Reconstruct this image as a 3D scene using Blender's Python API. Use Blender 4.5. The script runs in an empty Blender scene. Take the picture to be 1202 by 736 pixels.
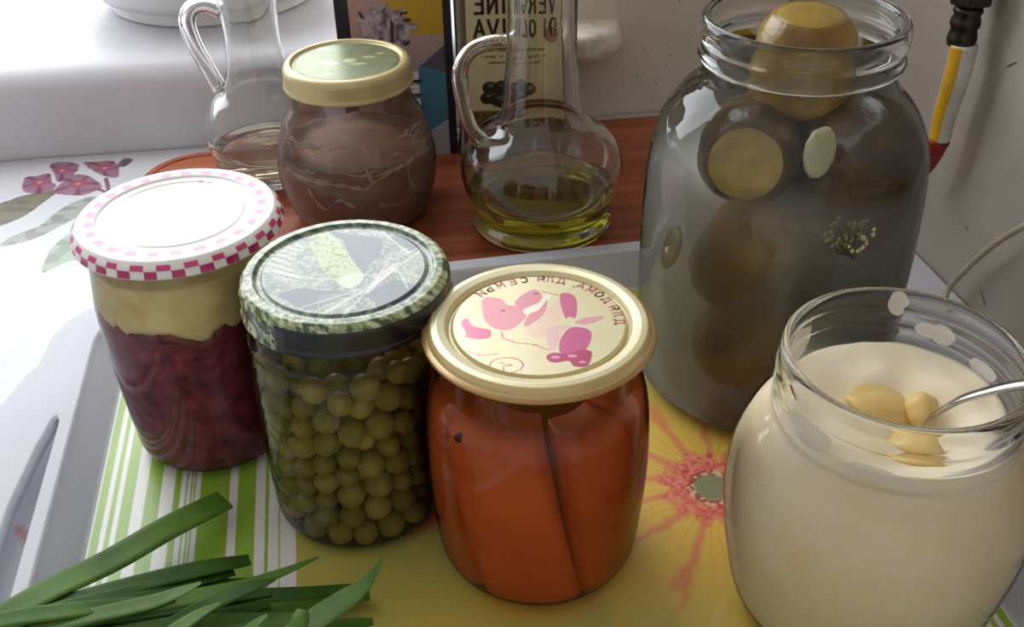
import bpy, math, random
import numpy as np
from mathutils import Vector, noise as mnoise

random.seed(4)
rng = np.random.default_rng(7)
scene = bpy.context.scene
col = scene.collection

# ------------------------------------------------------------------ camera
PITCH, ROLL, CAM_H, FOCAL_PX = math.radians(34.3), 0.022, 0.355, 1220.0
fw = Vector((0, math.cos(PITCH), -math.sin(PITCH)))
up0 = Vector((0, math.sin(PITCH), math.cos(PITCH)))
rt0 = Vector((1, 0, 0))
rt = math.cos(ROLL) * rt0 - math.sin(ROLL) * up0
up = math.cos(ROLL) * up0 + math.sin(ROLL) * rt0
cam_data = bpy.data.cameras.new('camera')
cam = bpy.data.objects.new('camera', cam_data)
col.objects.link(cam)
from mathutils import Matrix
cam.matrix_world = Matrix(((rt.x, up.x, -fw.x, 0), (rt.y, up.y, -fw.y, 0), (rt.z, up.z, -fw.z, CAM_H), (0, 0, 0, 1)))
cam_data.sensor_width = 36.0
cam_data.lens = 36.0 * FOCAL_PX / 1202.0
cam_data.clip_start = 0.01
scene.camera = cam

# ------------------------------------------------------------------ world, light, exposure
world = bpy.data.worlds.new('world')
scene.world = world
world.use_nodes = True
bg = world.node_tree.nodes['Background']
bg.inputs[0].default_value = (1.0, 0.96, 0.92, 1)
bg.inputs[1].default_value = 0.56


def area(name, loc, target, sx, sy, power, color):
    d = bpy.data.lights.new(name, 'AREA')
    d.shape = 'RECTANGLE'
    d.size, d.size_y, d.energy, d.color = sx, sy, power, color
    o = bpy.data.objects.new(name, d)
    col.objects.link(o)
    o.location = loc
    o.rotation_euler = (Vector(target) - Vector(loc)).to_track_quat('-Z', 'Y').to_euler()
    return o


# daylight through the kitchen window above the sill
area('window_daylight', (-0.50, 1.06, 0.62), (-0.12, 0.30, 0.25), 0.95, 1.0, 13.5, (0.90, 0.95, 1.0))

scene.view_settings.view_transform = 'Standard'
scene.view_settings.look = 'None'
scene.view_settings.exposure = 0.0
scene.view_settings.gamma = 1.0
scene.view_settings.use_curve_mapping = False
scene.cycles.use_denoising = True
scene.cycles.max_bounces = 16
scene.cycles.transparent_max_bounces = 32
scene.cycles.transmission_bounces = 14
scene.cycles.volume_bounces = 7
scene.cycles.sample_clamp_indirect = 6.0


# ------------------------------------------------------------------ helpers
def srgb(r, g, b):
    def f(c):
        c /= 255.0
        return c / 12.92 if c <= 0.04045 else ((c + 0.055) / 1.055) ** 2.4
    return (f(r), f(g), f(b))


def srgb_arr(a):
    a = np.clip(np.asarray(a, dtype=float) / 255.0, 0, 1)
    return np.where(a <= 0.04045, a / 12.92, ((a + 0.055) / 1.055) ** 2.4)


def nt(name):
    m = bpy.data.materials.new(name)
    m.use_nodes = True
    t = m.node_tree
    t.nodes.clear()
    out = t.nodes.new('ShaderNodeOutputMaterial')
    return m, t, out


def plain(name, c, rough=0.5, metal=0.0, var=0.12, scale=60.0, bump=0.0, bscale=None, spec=0.5, sss=0.0, c2=None, detail=4.0, coat=0.0, stretch=None):
    """principled surface whose colour wanders between c and c2 with noise"""
    m, t, out = nt(name)
    n, l = t.nodes, t.links
    p = n.new('ShaderNodeBsdfPrincipled')
    p.inputs['Roughness'].default_value = rough
    p.inputs['Metallic'].default_value = metal
    p.inputs['Specular IOR Level'].default_value = spec
    p.inputs['Coat Weight'].default_value = coat
    p.inputs['Coat Roughness'].default_value = 0.08
    if sss:
        p.inputs['Subsurface Weight'].default_value = sss
        p.inputs['Subsurface Radius'].default_value = (1, 0.7, 0.4)
        p.inputs['Subsurface Scale'].default_value = 0.006
    tc = n.new('ShaderNodeTexCoord')
    mp = n.new('ShaderNodeMapping')
    if stretch:
        mp.inputs['Scale'].default_value = stretch
    l.new(tc.outputs['Object'], mp.inputs[0])
    nz = n.new('ShaderNodeTexNoise')
    nz.inputs['Scale'].default_value = scale
    nz.inputs['Detail'].default_value = detail
    l.new(mp.outputs[0], nz.inputs['Vector'])
    rp = n.new('ShaderNodeValToRGB')
    c2 = c2 or tuple(max(0, v * (1 - var * 2)) for v in c)
    rp.color_ramp.elements[0].position = 0.32
    rp.color_ramp.elements[1].position = 0.68
    rp.color_ramp.elements[0].color = (*c2, 1)
    rp.color_ramp.elements[1].color = (*c, 1)
    l.new(nz.outputs['Fac'], rp.inputs[0])
    l.new(rp.outputs[0], p.inputs['Base Color'])
    if bump:
        nb = n.new('ShaderNodeTexNoise')
        nb.inputs['Scale'].default_value = bscale or scale * 2
        nb.inputs['Detail'].default_value = 5
        l.new(mp.outputs[0], nb.inputs['Vector'])
        b = n.new('ShaderNodeBump')
        b.inputs['Strength'].default_value = bump
        b.inputs['Distance'].default_value = 0.002
        l.new(nb.outputs['Fac'], b.inputs['Height'])
        l.new(b.outputs[0], p.inputs['Normal'])
    l.new(p.outputs[0], out.inputs[0])
    return m


def printed(name, rough=0.4, metal=0.0, spec=0.5, coat=0.0, bump=0.0, bscale=300):
    """colour comes from the flat print stored in the mesh's colour attribute"""
    m, t, out = nt(name)
    n, l = t.nodes, t.links
    p = n.new('ShaderNodeBsdfPrincipled')
    p.inputs['Roughness'].default_value = rough
    p.inputs['Metallic'].default_value = metal
    p.inputs['Specular IOR Level'].default_value = spec
    p.inputs['Coat Weight'].default_value = coat
    p.inputs['Coat Roughness'].default_value = 0.12
    a = n.new('ShaderNodeVertexColor')
    a.layer_name = 'print'
    l.new(a.outputs[0], p.inputs['Base Color'])
    if bump:
        tc = n.new('ShaderNodeTexCoord')
        nb = n.new('ShaderNodeTexNoise')
        nb.inputs['Scale'].default_value = bscale
        l.new(tc.outputs['Object'], nb.inputs['Vector'])
        b = n.new('ShaderNodeBump')
        b.inputs['Strength'].default_value = bump
        b.inputs['Distance'].default_value = 0.001
        l.new(nb.outputs['Fac'], b.inputs['Height'])
        l.new(b.outputs[0], p.inputs['Normal'])
    l.new(p.outputs[0], out.inputs[0])
    return m


def thin_glass(name, tint=(0.975, 0.985, 0.98), edge=(0.45, 0.5, 0.48), rough=0.03, wave=0.0, film=None, film_amt=0.0, film_scale=30, power=4.0, ior=1.42):
    """one wall of a glass jar: clear face on, darker where the line of sight runs along the wall, Fresnel gloss"""
    m, t, out = nt(name)
    n, l = t.nodes, t.links
    tr = n.new('ShaderNodeBsdfTransparent')
    gl = n.new('ShaderNodeBsdfGlossy')
    gl.inputs['Roughness'].default_value = rough
    lw = n.new('ShaderNodeLayerWeight')
    lw.inputs['Blend'].default_value = 0.5
    pw = n.new('ShaderNodeMath')
    pw.operation = 'POWER'
    pw.inputs[1].default_value = power
    l.new(lw.outputs['Facing'], pw.inputs[0])
    mx = n.new('ShaderNodeMix')
    mx.data_type = 'RGBA'
    mx.inputs[6].default_value = (*tint, 1)
    mx.inputs[7].default_value = (*edge, 1)
    l.new(pw.outputs[0], mx.inputs[0])
    l.new(mx.outputs[2], tr.inputs[0])
    fr = n.new('ShaderNodeFresnel')
    fr.inputs['IOR'].default_value = ior
    mix = n.new('ShaderNodeMixShader')
    if wave:
        tc = n.new('ShaderNodeTexCoord')
        nb = n.new('ShaderNodeTexNoise')
        nb.inputs['Scale'].default_value = 18
        nb.inputs['Detail'].default_value = 2
        l.new(tc.outputs['Object'], nb.inputs['Vector'])
        b = n.new('ShaderNodeBump')
        b.inputs['Strength'].default_value = wave
        b.inputs['Distance'].default_value = 0.01
        l.new(nb.outputs['Fac'], b.inputs['Height'])
        l.new(b.outputs[0], gl.inputs['Normal'])
        l.new(b.outputs[0], fr.inputs['Normal'])
    l.new(fr.outputs[0], mix.inputs[0])
    l.new(tr.outputs[0], mix.inputs[1])
    l.new(gl.outputs[0], mix.inputs[2])
    last = mix
    if film:
        df = n.new('ShaderNodeBsdfDiffuse')
        df.inputs[0].default_value = (*film, 1)
        tc2 = n.new('ShaderNodeTexCoord')
        nf = n.new('ShaderNodeTexNoise')
        nf.inputs['Scale'].default_value = film_scale
        nf.inputs['Detail'].default_value = 8
        l.new(tc2.outputs['Object'], nf.inputs['Vector'])
        mr = n.new('ShaderNodeMapRange')
        mr.inputs[1].default_value = 0.35
        mr.inputs[2].default_value = 0.7
        mr.inputs[3].default_value = film_amt * 0.3
        mr.inputs[4].default_value = film_amt
        l.new(nf.outputs['Fac'], mr.inputs[0])
        m2 = n.new('ShaderNodeMixShader')
        l.new(mr.outputs[0], m2.inputs[0])
        l.new(mix.outputs[0], m2.inputs[1])
        l.new(df.outputs[0], m2.inputs[2])
        last = m2
    l.new(last.outputs[0], out.inputs[0])
    return m


def solid_glass(name, c=(0.96, 0.98, 0.97), rough=0.0, ior=1.48, wave=0.0):
    m, t, out = nt(name)
    n, l = t.nodes, t.links
    p = n.new('ShaderNodeBsdfPrincipled')
    p.inputs['Base Color'].default_value = (*c, 1)
    p.inputs['Roughness'].default_value = rough
    p.inputs['IOR'].default_value = ior
    p.inputs['Transmission Weight'].default_value = 1.0
    if wave:
        tc = n.new('ShaderNodeTexCoord')
        nb = n.new('ShaderNodeTexNoise')
        nb.inputs['Scale'].default_value = 40
        nb.inputs['Detail'].default_value = 2
        l.new(tc.outputs['Object'], nb.inputs['Vector'])
        b = n.new('ShaderNodeBump')
        b.inputs['Strength'].default_value = wave
        b.inputs['Distance'].default_value = 0.004
        l.new(nb.outputs['Fac'], b.inputs['Height'])
        l.new(b.outputs[0], p.inputs['Normal'])
    l.new(p.outputs[0], out.inputs[0])
    return m


def cloudy(name, c, alpha, gloss=0.15, tint=(1, 1, 1)):
    """thin liquid layer: part clear (tinted), part milky"""
    m, t, out = nt(name)
    n, l = t.nodes, t.links
    tr = n.new('ShaderNodeBsdfTransparent')
    tr.inputs[0].default_value = (*tint, 1)
    p = n.new('ShaderNodeBsdfPrincipled')
    p.inputs['Base Color'].default_value = (*c, 1)
    p.inputs['Roughness'].default_value = gloss
    mix = n.new('ShaderNodeMixShader')
    mix.inputs[0].default_value = alpha
    l.new(tr.outputs[0], mix.inputs[1])
    l.new(p.outputs[0], mix.inputs[2])
    l.new(mix.outputs[0], out.inputs[0])
    return m


def murky(name, scatter, density, absorb=None, adens=0.0):
    m, t, out = nt(name)
    n, l = t.nodes, t.links
    tr = n.new('ShaderNodeBsdfTransparent')
    l.new(tr.outputs[0], out.inputs[0])
    vs = n.new('ShaderNodeVolumeScatter')
    vs.inputs['Color'].default_value = (*scatter, 1)
    vs.inputs['Density'].default_value = density
    vs.inputs['Anisotropy'].default_value = 0.5
    if absorb:
        va = n.new('ShaderNodeVolumeAbsorption')
        va.inputs['Color'].default_value = (*absorb, 1)
        va.inputs['Density'].default_value = adens
        ad = n.new('ShaderNodeAddShader')
        l.new(vs.outputs[0], ad.inputs[0])
        l.new(va.outputs[0], ad.inputs[1])
        l.new(ad.outputs[0], out.inputs[1])
    else:
        l.new(vs.outputs[0], out.inputs[1])
    return m


def link(o, parent=None):
    col.objects.link(o)
    if parent is not None:
        o.parent = parent
    return o


def tag(o, label=None, cat=None, group=None, kind=None):
    if label: o['label'] = label
    if cat: o['category'] = cat
    if group: o['group'] = group
    if kind: o['kind'] = kind
    return o


def thing(name, loc, label, cat, rz=0.0, group=None):
    o = bpy.data.objects.new(name, None)
    o.empty_display_size = 0.02
    link(o)
    o.location = loc
    o.rotation_euler = (0, 0, rz)
    return tag(o, label, cat, group)


def mesh_obj(name, verts, faces, mat, parent=None, smooth=True, loc=None):
    me = bpy.data.meshes.new(name)
    me.from_pydata([tuple(map(float, v)) for v in verts], [], [tuple(map(int, f)) for f in faces])
    me.update()
    if smooth:
        me.polygons.foreach_set('use_smooth', [True] * len(me.polygons))
    if mat:
        me.materials.append(mat)
    o = bpy.data.objects.new(name, me)
    link(o, parent)
    if loc is not None:
        o.location = loc
    return o


def sharp(o, angle=40):
    o.data.set_sharp_from_angle(angle=math.radians(angle))
    return o


def set_print(o, rgb):
    """rgb: (nverts, 3) display colours 0..255 -> point colour attribute 'print'"""
    lin = srgb_arr(rgb)
    a = np.ones((len(lin), 4), dtype=np.float32)
    a[:, :3] = lin
    ca = o.data.color_attributes.new('print', 'FLOAT_COLOR', 'POINT')
    ca.data.foreach_set('color', a.ravel())


def lathe_data(prof, segs=64, wob=None, a0=0.0):
    v, f = [], []
    idx = []
    for (r, z) in prof:
        if r <= 1e-6:
            idx.append([len(v)])
            v.append((0, 0, z))
        else:
            row = []
            for k in range(segs):
                a = a0 + 2 * math.pi * k / segs
                rr, zz = (r, z) if wob is None else wob(r, z, a)
                row.append(len(v))
                v.append((rr * math.cos(a), rr * math.sin(a), zz))
            idx.append(row)
    for i in range(len(idx) - 1):
        A, B = idx[i], idx[i + 1]
        for k in range(segs):
            k2 = (k + 1) % segs
            if len(A) == 1 and len(B) == 1:
                continue
            if len(A) == 1:
                f.append((A[0], B[k2], B[k]))
            elif len(B) == 1:
                f.append((A[k], A[k2], B[0]))
            else:
                f.append((A[k], A[k2], B[k2], B[k]))
    return v, f


def smooth_prof(pts, n=8):
    """Catmull-Rom through profile points"""
    out = []
    P = [pts[0]] + list(pts) + [pts[-1]]
    for i in range(1, len(P) - 2):
        p0, p1, p2, p3 = (np.array(P[i - 1]), np.array(P[i]), np.array(P[i + 1]), np.array(P[i + 2]))
        for k in range(n):
            t = k / n
            q = 0.5 * ((2 * p1) + (-p0 + p2) * t + (2 * p0 - 5 * p1 + 4 * p2 - p3) * t * t + (-p0 + 3 * p1 - 3 * p2 + p3) * t ** 3)
            out.append((max(0.0, float(q[0])), float(q[1])))
    out.append(tuple(pts[-1]))
    return out


def lathe(name, prof, mat, parent=None, segs=64, wob=None, loc=None, auto=None):
    v, f = lathe_data(prof, segs, wob)
    o = mesh_obj(name, v, f, mat, parent, True, loc)
    if auto:
        sharp(o, auto)
    return o


def box_data(x0, x1, y0, y1, z0, z1):
    v = [(x0, y0, z0), (x1, y0, z0), (x1, y1, z0), (x0, y1, z0), (x0, y0, z1), (x1, y0, z1), (x1, y1, z1), (x0, y1, z1)]
    f = [(3, 2, 1, 0), (4, 5, 6, 7), (0, 1, 5, 4), (1, 2, 6, 5), (2, 3, 7, 6), (3, 0, 4, 7)]
    return v, f


def box(name, dims, mat, parent=None, bevel=0.0, segs=2, loc=None):
    v, f = box_data(*dims)
    o = mesh_obj(name, v, f, mat, parent, False, loc)
    if bevel:
        b = o.modifiers.new('bevel', 'BEVEL')
        b.width = bevel
        b.segments = segs
        b.harden_normals = False
        o.data.polygons.foreach_set('use_smooth', [True] * len(o.data.polygons))
        o.data.set_sharp_from_angle(angle=math.radians(50))
    return o


def catmull(pts, n=8):
    P = [np.array(pts[0], float)] + [np.array(p, float) for p in pts] + [np.array(pts[-1], float)]
    out = []
    for i in range(1, len(P) - 2):
        p0, p1, p2, p3 = P[i - 1:i + 3]
        for k in range(n):
            t = k / n
            out.append(0.5 * ((2 * p1) + (-p0 + p2) * t + (2 * p0 - 5 * p1 + 4 * p2 - p3) * t * t + (-p0 + 3 * p1 - 3 * p2 + p3) * t ** 3))
    out.append(P[-1])
    return out


def tube_data(path, radii, segs=12, flat=1.0, nrm=None):
    """swept tube, closed ends; flat squashes along nrm"""
    v, f = [], []
    n = len(path)
    prev = None
    for i, p in enumerate(path):
        a = path[max(0, i - 1)]
        b = path[min(n - 1, i + 1)]
        t = np.array(b) - np.array(a)
        t /= (np.linalg.norm(t) + 1e-12)
        ref = np.array(nrm if nrm is not None else (0, 0, 1.0))
        if prev is not None and nrm is None:
            ref = prev
        u = ref - t * (ref @ t)
        if np.linalg.norm(u) < 1e-6:
            u = np.array((1.0, 0, 0)) - t * t[0]
        u /= np.linalg.norm(u)
        prev = u
        w = np.cross(t, u)
        for k in range(segs):
            ang = 2 * math.pi * k / segs
            v.append(np.array(p) + radii[i] * (math.cos(ang) * w + flat * math.sin(ang) * u))
    for i in range(n - 1):
        for k in range(segs):
            k2 = (k + 1) % segs
            f.append((i * segs + k, i * segs + k2, (i + 1) * segs + k2, (i + 1) * segs + k))
    f.append(tuple(range(segs - 1, -1, -1)))
    f.append(tuple((n - 1) * segs + k for k in range(segs)))
    return v, f


def tube(name, path, radii, mat, parent=None, segs=12, flat=1.0, nrm=None, loc=None):
    if not hasattr(radii, '__len__'):
        radii = [radii] * len(path)
    v, f = tube_data(path, radii, segs, flat, nrm)
    return mesh_obj(name, v, f, mat, parent, True, loc)


def merge(parts):
    v, f = [], []
    for (a, b) in parts:
        o = len(v)
        v += list(a)
        f += [tuple(i + o for i in q) for q in b]
    return v, f


# raster tools for flat prints -------------------------------------------------
def inpoly(X, Y, poly):
    poly = np.asarray(poly, float)
    res = np.zeros(X.shape, bool)
    j = len(poly) - 1
    for i in range(len(poly)):
        xi, yi = poly[i]
        xj, yj = poly[j]
        c = ((yi > Y) != (yj > Y)) & (X < (xj - xi) * (Y - yi) / (yj - yi + 1e-12) + xi)
        res ^= c
        j = i
    return res


def round_poly(poly, n=6):
    p = [np.array(q, float) for q in poly]
    m = len(p)
    out = []
    for i in range(m):
        p0, p1, p2, p3 = p[(i - 1) % m], p[i], p[(i + 1) % m], p[(i + 2) % m]
        for k in range(n):
            t = k / n
            out.append(0.5 * ((2 * p1) + (-p0 + p2) * t + (2 * p0 - 5 * p1 + 4 * p2 - p3) * t * t + (-p0 + 3 * p1 - 3 * p2 + p3) * t ** 3))
    return np.array(out)


def dist_seg(X, Y, a, b):
    ax, ay = a
    bx, by = b
    dx, dy = bx - ax, by - ay
    t = np.clip(((X - ax) * dx + (Y - ay) * dy) / (dx * dx + dy * dy + 1e-12), 0, 1)
    return np.hypot(X - ax - t * dx, Y - ay - t * dy)


def dist_line(X, Y, pts):
    d = np.full(X.shape, 1e9)
    for a, b in zip(pts[:-1], pts[1:]):
        d = np.minimum(d, dist_seg(X, Y, a, b))
    return d


_G = rng.random((64, 64))


def vnoise(X, Y, s):
    """smooth value noise, 0..1"""
    x, y = X * s, Y * s
    xi, yi = np.floor(x).astype(int), np.floor(y).astype(int)
    fx, fy = x - xi, y - yi
    fx, fy = fx * fx * (3 - 2 * fx), fy * fy * (3 - 2 * fy)
    g = lambda i, j: _G[i % 64, j % 64]
    return (g(xi, yi) * (1 - fx) + g(xi + 1, yi) * fx) * (1 - fy) + (g(xi, yi + 1) * (1 - fx) + g(xi + 1, yi + 1) * fx) * fy


def fbm(X, Y, s):
    return (vnoise(X, Y, s) + 0.5 * vnoise(X + 7.3, Y + 2.1, s * 2) + 0.25 * vnoise(X + 3.7, Y + 9.2, s * 4)) / 1.75


def paint(C, mask, c):
    mask = np.asarray(mask, float)[..., None] if np.asarray(mask).dtype != bool else np.asarray(mask)[..., None].astype(float)
    C[...] = C * (1 - mask) + np.array(c, float) * mask


def grid_print(name, xs, ys, z, fn, mat, parent=None):
    X, Y = np.meshgrid(xs, ys)
    nx, ny = len(xs), len(ys)
    co = np.stack([X.ravel(), Y.ravel(), np.full(X.size, z)], 1).astype(np.float32)
    i = np.arange(nx * ny).reshape(ny, nx)
    q = np.stack([i[:-1, :-1], i[:-1, 1:], i[1:, 1:], i[1:, :-1]], -1).reshape(-1, 4)
    me = bpy.data.meshes.new(name)
    me.vertices.add(len(co))
    me.vertices.foreach_set('co', co.ravel())
    me.loops.add(q.size)
    me.loops.foreach_set('vertex_index', q.ravel().astype(np.int32))
    me.polygons.add(len(q))
    me.polygons.foreach_set('loop_start', np.arange(0, q.size, 4, dtype=np.int32))
    me.update(calc_edges=True)
    me.materials.append(mat)
    o = bpy.data.objects.new(name, me)
    link(o, parent)
    set_print(o, fn(X, Y).reshape(-1, 3))
    return o


def disc_print(name, prof, step, segs, fn, mat, parent=None, loc=None):
    """lathe resampled finely so that a flat print can be laid over its relief; fn(x_mm, y_mm, r_mm, z_mm, angle)"""
    fine = [prof[0]]
    for (r0, z0), (r1, z1) in zip(prof[:-1], prof[1:]):
        d = math.hypot(r1 - r0, z1 - z0)
        n = max(1, int(d / step))
        for k in range(1, n + 1):
            fine.append((r0 + (r1 - r0) * k / n, z0 + (z1 - z0) * k / n))
    o = lathe(name, fine, mat, parent, segs, None, loc)
    co = np.empty(len(o.data.vertices) * 3, np.float32)
    o.data.vertices.foreach_get('co', co)
    co = co.reshape(-1, 3) * 1000.0
    r = np.hypot(co[:, 0], co[:, 1])
    set_print(o, fn(co[:, 0], co[:, 1], r, co[:, 2], np.arctan2(co[:, 1], co[:, 0])))
    return o


# stroke lettering (unit cell 0..1 wide, 0..1 high) ---------------------------
def arc(cx, cy, rx, ry, a0, a1, n=10):
    return [(cx + rx * math.cos(math.radians(a0 + (a1 - a0) * k / n)), cy + ry * math.sin(math.radians(a0 + (a1 - a0) * k / n))) for k in range(n + 1)]


GLYPH = {
    'Д': [[(0.05, -0.15), (0.05, 0.08), (0.95, 0.08), (0.95, -0.15)], [(0.2, 0.08), (0.35, 1), (0.8, 1), (0.8, 0.08)]],
    'Л': [[(0.08, 0), (0.28, 0.15), (0.4, 1), (0.85, 1), (0.85, 0)]],
    'Я': [[(0.85, 0), (0.85, 1), (0.4, 1)] + arc(0.4, 0.75, 0.25, 0.25, 90, 270) + [(0.85, 0.5)], [(0.45, 0.5), (0.12, 0)]],
    'О': [arc(0.5, 0.5, 0.4, 0.5, 0, 360, 18)],
    'М': [[(0.08, 0), (0.14, 1), (0.5, 0.3), (0.86, 1), (0.92, 0)]],
    'А': [[(0.05, 0), (0.5, 1), (0.95, 0)], [(0.22, 0.34), (0.78, 0.34)]],
    'С': [arc(0.52, 0.5, 0.4, 0.5, 45, 315, 14)],
    'Е': [[(0.85, 1), (0.15, 1), (0.15, 0), (0.85, 0)], [(0.15, 0.52), (0.72, 0.52)]],
    'Ь': [[(0.15, 1), (0.15, 0), (0.5, 0)] + arc(0.5, 0.27, 0.32, 0.27, -90, 90) + [(0.15, 0.54)]],
    'И': [[(0.12, 1), (0.12, 0), (0.88, 1), (0.88, 0)]],
    ',': [[(0.3, 0.05), (0.15, -0.25)]],
    'V': [[(0.05, 1), (0.5, 0), (0.95, 1)]],
    'E': [[(0.85, 1), (0.15, 1), (0.15, 0), (0.85, 0)], [(0.15, 0.52), (0.72, 0.52)]],
    'R': [[(0.15, 0), (0.15, 1), (0.55, 1)] + arc(0.55, 0.75, 0.3, 0.25, 90, -90) + [(0.15, 0.5)], [(0.5, 0.5), (0.88, 0)]],
    'G': [arc(0.52, 0.5, 0.4, 0.5, 45, 320, 14) + [(0.88, 0.45), (0.58, 0.45)]],
    'I': [[(0.5, 0), (0.5, 1)]],
    'N': [[(0.12, 0), (0.12, 1), (0.88, 0), (0.88, 1)]],
    'D': [[(0.15, 0), (0.15, 1), (0.4, 1)] + arc(0.4, 0.5, 0.45, 0.5, 90, -90) + [(0.15, 0)]],
    'O': [arc(0.5, 0.5, 0.4, 0.5, 0, 360, 18)],
    'L': [[(0.18, 1), (0.18, 0), (0.85, 0)]],
    'A': [[(0.05, 0), (0.5, 1), (0.95, 0)], [(0.22, 0.34), (0.78, 0.34)]],
}


def stroke_quads(pts, w):
    """flat ribbon along a 2D polyline -> 2D verts, faces"""
    v, f = [], []
    for a, b in zip(pts[:-1], pts[1:]):
        a, b = np.array(a, float), np.array(b, float)
        d = b - a
        L = np.linalg.norm(d)
        if L < 1e-9:
            continue
        d /= L
        n = np.array((-d[1], d[0])) * w / 2
        e = d * w * 0.4
        o = len(v)
        v += [a - e - n, b + e - n, b + e + n, a - e + n]
        f.append((o, o + 1, o + 2, o + 3))
    return v, f


TH = math.radians(9.5)
C9, S9 = math.cos(TH), math.sin(TH)


def W(a, b, z=0.0):
    """tray-aligned coordinates -> world"""
    return (a * C9 - b * S9, a * S9 + b * C9, z)


# ------------------------------------------------------------------ materials
M = {}
M['plaster'] = plain('plaster', srgb(236, 228, 216), 0.75, var=0.05, scale=14, bump=0.35, bscale=60, c2=srgb(220, 210, 198))
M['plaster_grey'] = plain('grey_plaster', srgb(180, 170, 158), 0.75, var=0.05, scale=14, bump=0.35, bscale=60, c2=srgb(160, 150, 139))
M['sill'] = plain('sill_paint', srgb(212, 212, 218), 0.42, var=0.02, scale=8, bump=0.12, bscale=30)
M['ceramic'] = plain('white_ceramic', srgb(232, 232, 232), 0.25, var=0.02)
M['wood'] = plain('red_brown_wood', srgb(172, 92, 56), 0.38, scale=26, c2=srgb(128, 58, 34), bump=0.08, bscale=90, stretch=(0.35, 4.0, 4.0), detail=8)
M['plastic'] = plain('white_plastic', srgb(238, 239, 243), 0.35, var=0.015, scale=10)
_t = M['plastic'].node_tree
_p = [n for n in _t.nodes if n.type == 'BSDF_PRINCIPLED'][0]
_o = [n for n in _t.nodes if n.type == 'OUTPUT_MATERIAL'][0]
_tl = _t.nodes.new('ShaderNodeBsdfTranslucent')      # thin moulded plastic lets daylight glow through
_tl.inputs[0].default_value = (*srgb(238, 240, 246), 1)
_mx = _t.nodes.new('ShaderNodeMixShader')
_mx.inputs[0].default_value = 0.5
_t.links.new(_p.outputs[0], _mx.inputs[1])
_t.links.new(_tl.outputs[0], _mx.inputs[2])
_t.links.new(_mx.outputs[0], _o.inputs[0])
M['glass'] = thin_glass('jar_glass')
M['glass_green'] = thin_glass('large_jar_glass', (0.96, 0.98, 0.97), (0.40, 0.46, 0.44), wave=0.6, ior=1.52)
M['neck_glass'] = solid_glass('clear_neck_glass', (0.98, 0.985, 0.98), 0.03, 1.33)
M['cream_jar_glass'] = thin_glass('cream_jar_glass', (0.985, 0.985, 0.975), (0.86, 0.85, 0.80))
M['rim_glass'] = solid_glass('rim_glass', (0.93, 0.96, 0.95))
M['cruet_glass'] = solid_glass('cruet_glass', (0.97, 0.98, 0.97), wave=0.10)

# ------------------------------------------------------------------ setting: table, walls, sill
WY = math.radians(7.5)                     # the window wall is turned a little
CW, SW = math.cos(WY), math.sin(WY)
WD = 0.8027                                # its distance along its normal


def WW(s, d, z=0.0):
    """along the window wall, out from the camera -> world"""
    return (s * CW - (WD + d) * SW, s * SW + (WD + d) * CW, z)


def wall_mesh(name, pts2, z0, z1, mat):
    n = len(pts2)
    v = [(x, y, z0) for x, y in pts2] + [(x, y, z1) for x, y in pts2]
    f = [tuple(range(n - 1, -1, -1)), tuple(range(n, 2 * n))] + [(i, (i + 1) % n, (i + 1) % n + n, i + n) for i in range(n)]
    o = mesh_obj(name, v, f, mat, None, False)
    return tag(o, kind='structure')


TZ = -0.005
wall_mesh('wall_back', [WW(0.13, 0)[:2], WW(0.60, 0)[:2], WW(0.60, 0.30)[:2], WW(0.13, 0.30)[:2]], TZ, 1.25, M['plaster'])
wall_mesh('wall_right', [W(0.362, 0.86)[:2], W(0.362, -0.3)[:2], W(0.42, -0.3)[:2], W(0.42, 0.86)[:2]], TZ, 1.25, M['plaster_grey'])


def sill_mesh():
    # rounded front edge, then the flat top running back to the window
    prof = [(0.0, TZ), (0.0, 0.035)]
    for k in range(9):
        a = math.pi / 2 * k / 8
        prof.append((0.022 * (1 - math.cos(a)), 0.046 + 0.022 * math.sin(a)))
    prof += [(0.32, 0.068), (0.32, TZ)]
    ss = np.linspace(-0.95, 0.13, 46)
    v, f = [], []
    m = len(prof)
    for s in ss:
        for (d, z) in prof:
            w = (mnoise.noise(Vector((s * 9, d * 20, z * 20))) * 0.0014) if 0 < z < 0.07 else 0
            v.append(WW(s, d + w, z))
    for i in range(len(ss) - 1):
        for k in range(m):
            k2 = (k + 1) % m
            f.append((i * m + k, i * m + k2, (i + 1) * m + k2, (i + 1) * m + k))
    f.append(tuple(range(m)))
    f.append(tuple((len(ss) - 1) * m + k for k in range(m - 1, -1, -1)))
    o = mesh_obj('trim_1', v, f, M['sill'], None, True)
    sharp(o, 50)
    return tag(o, kind='structure', label='white painted window sill with rounded edge')


sill_mesh()


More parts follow.
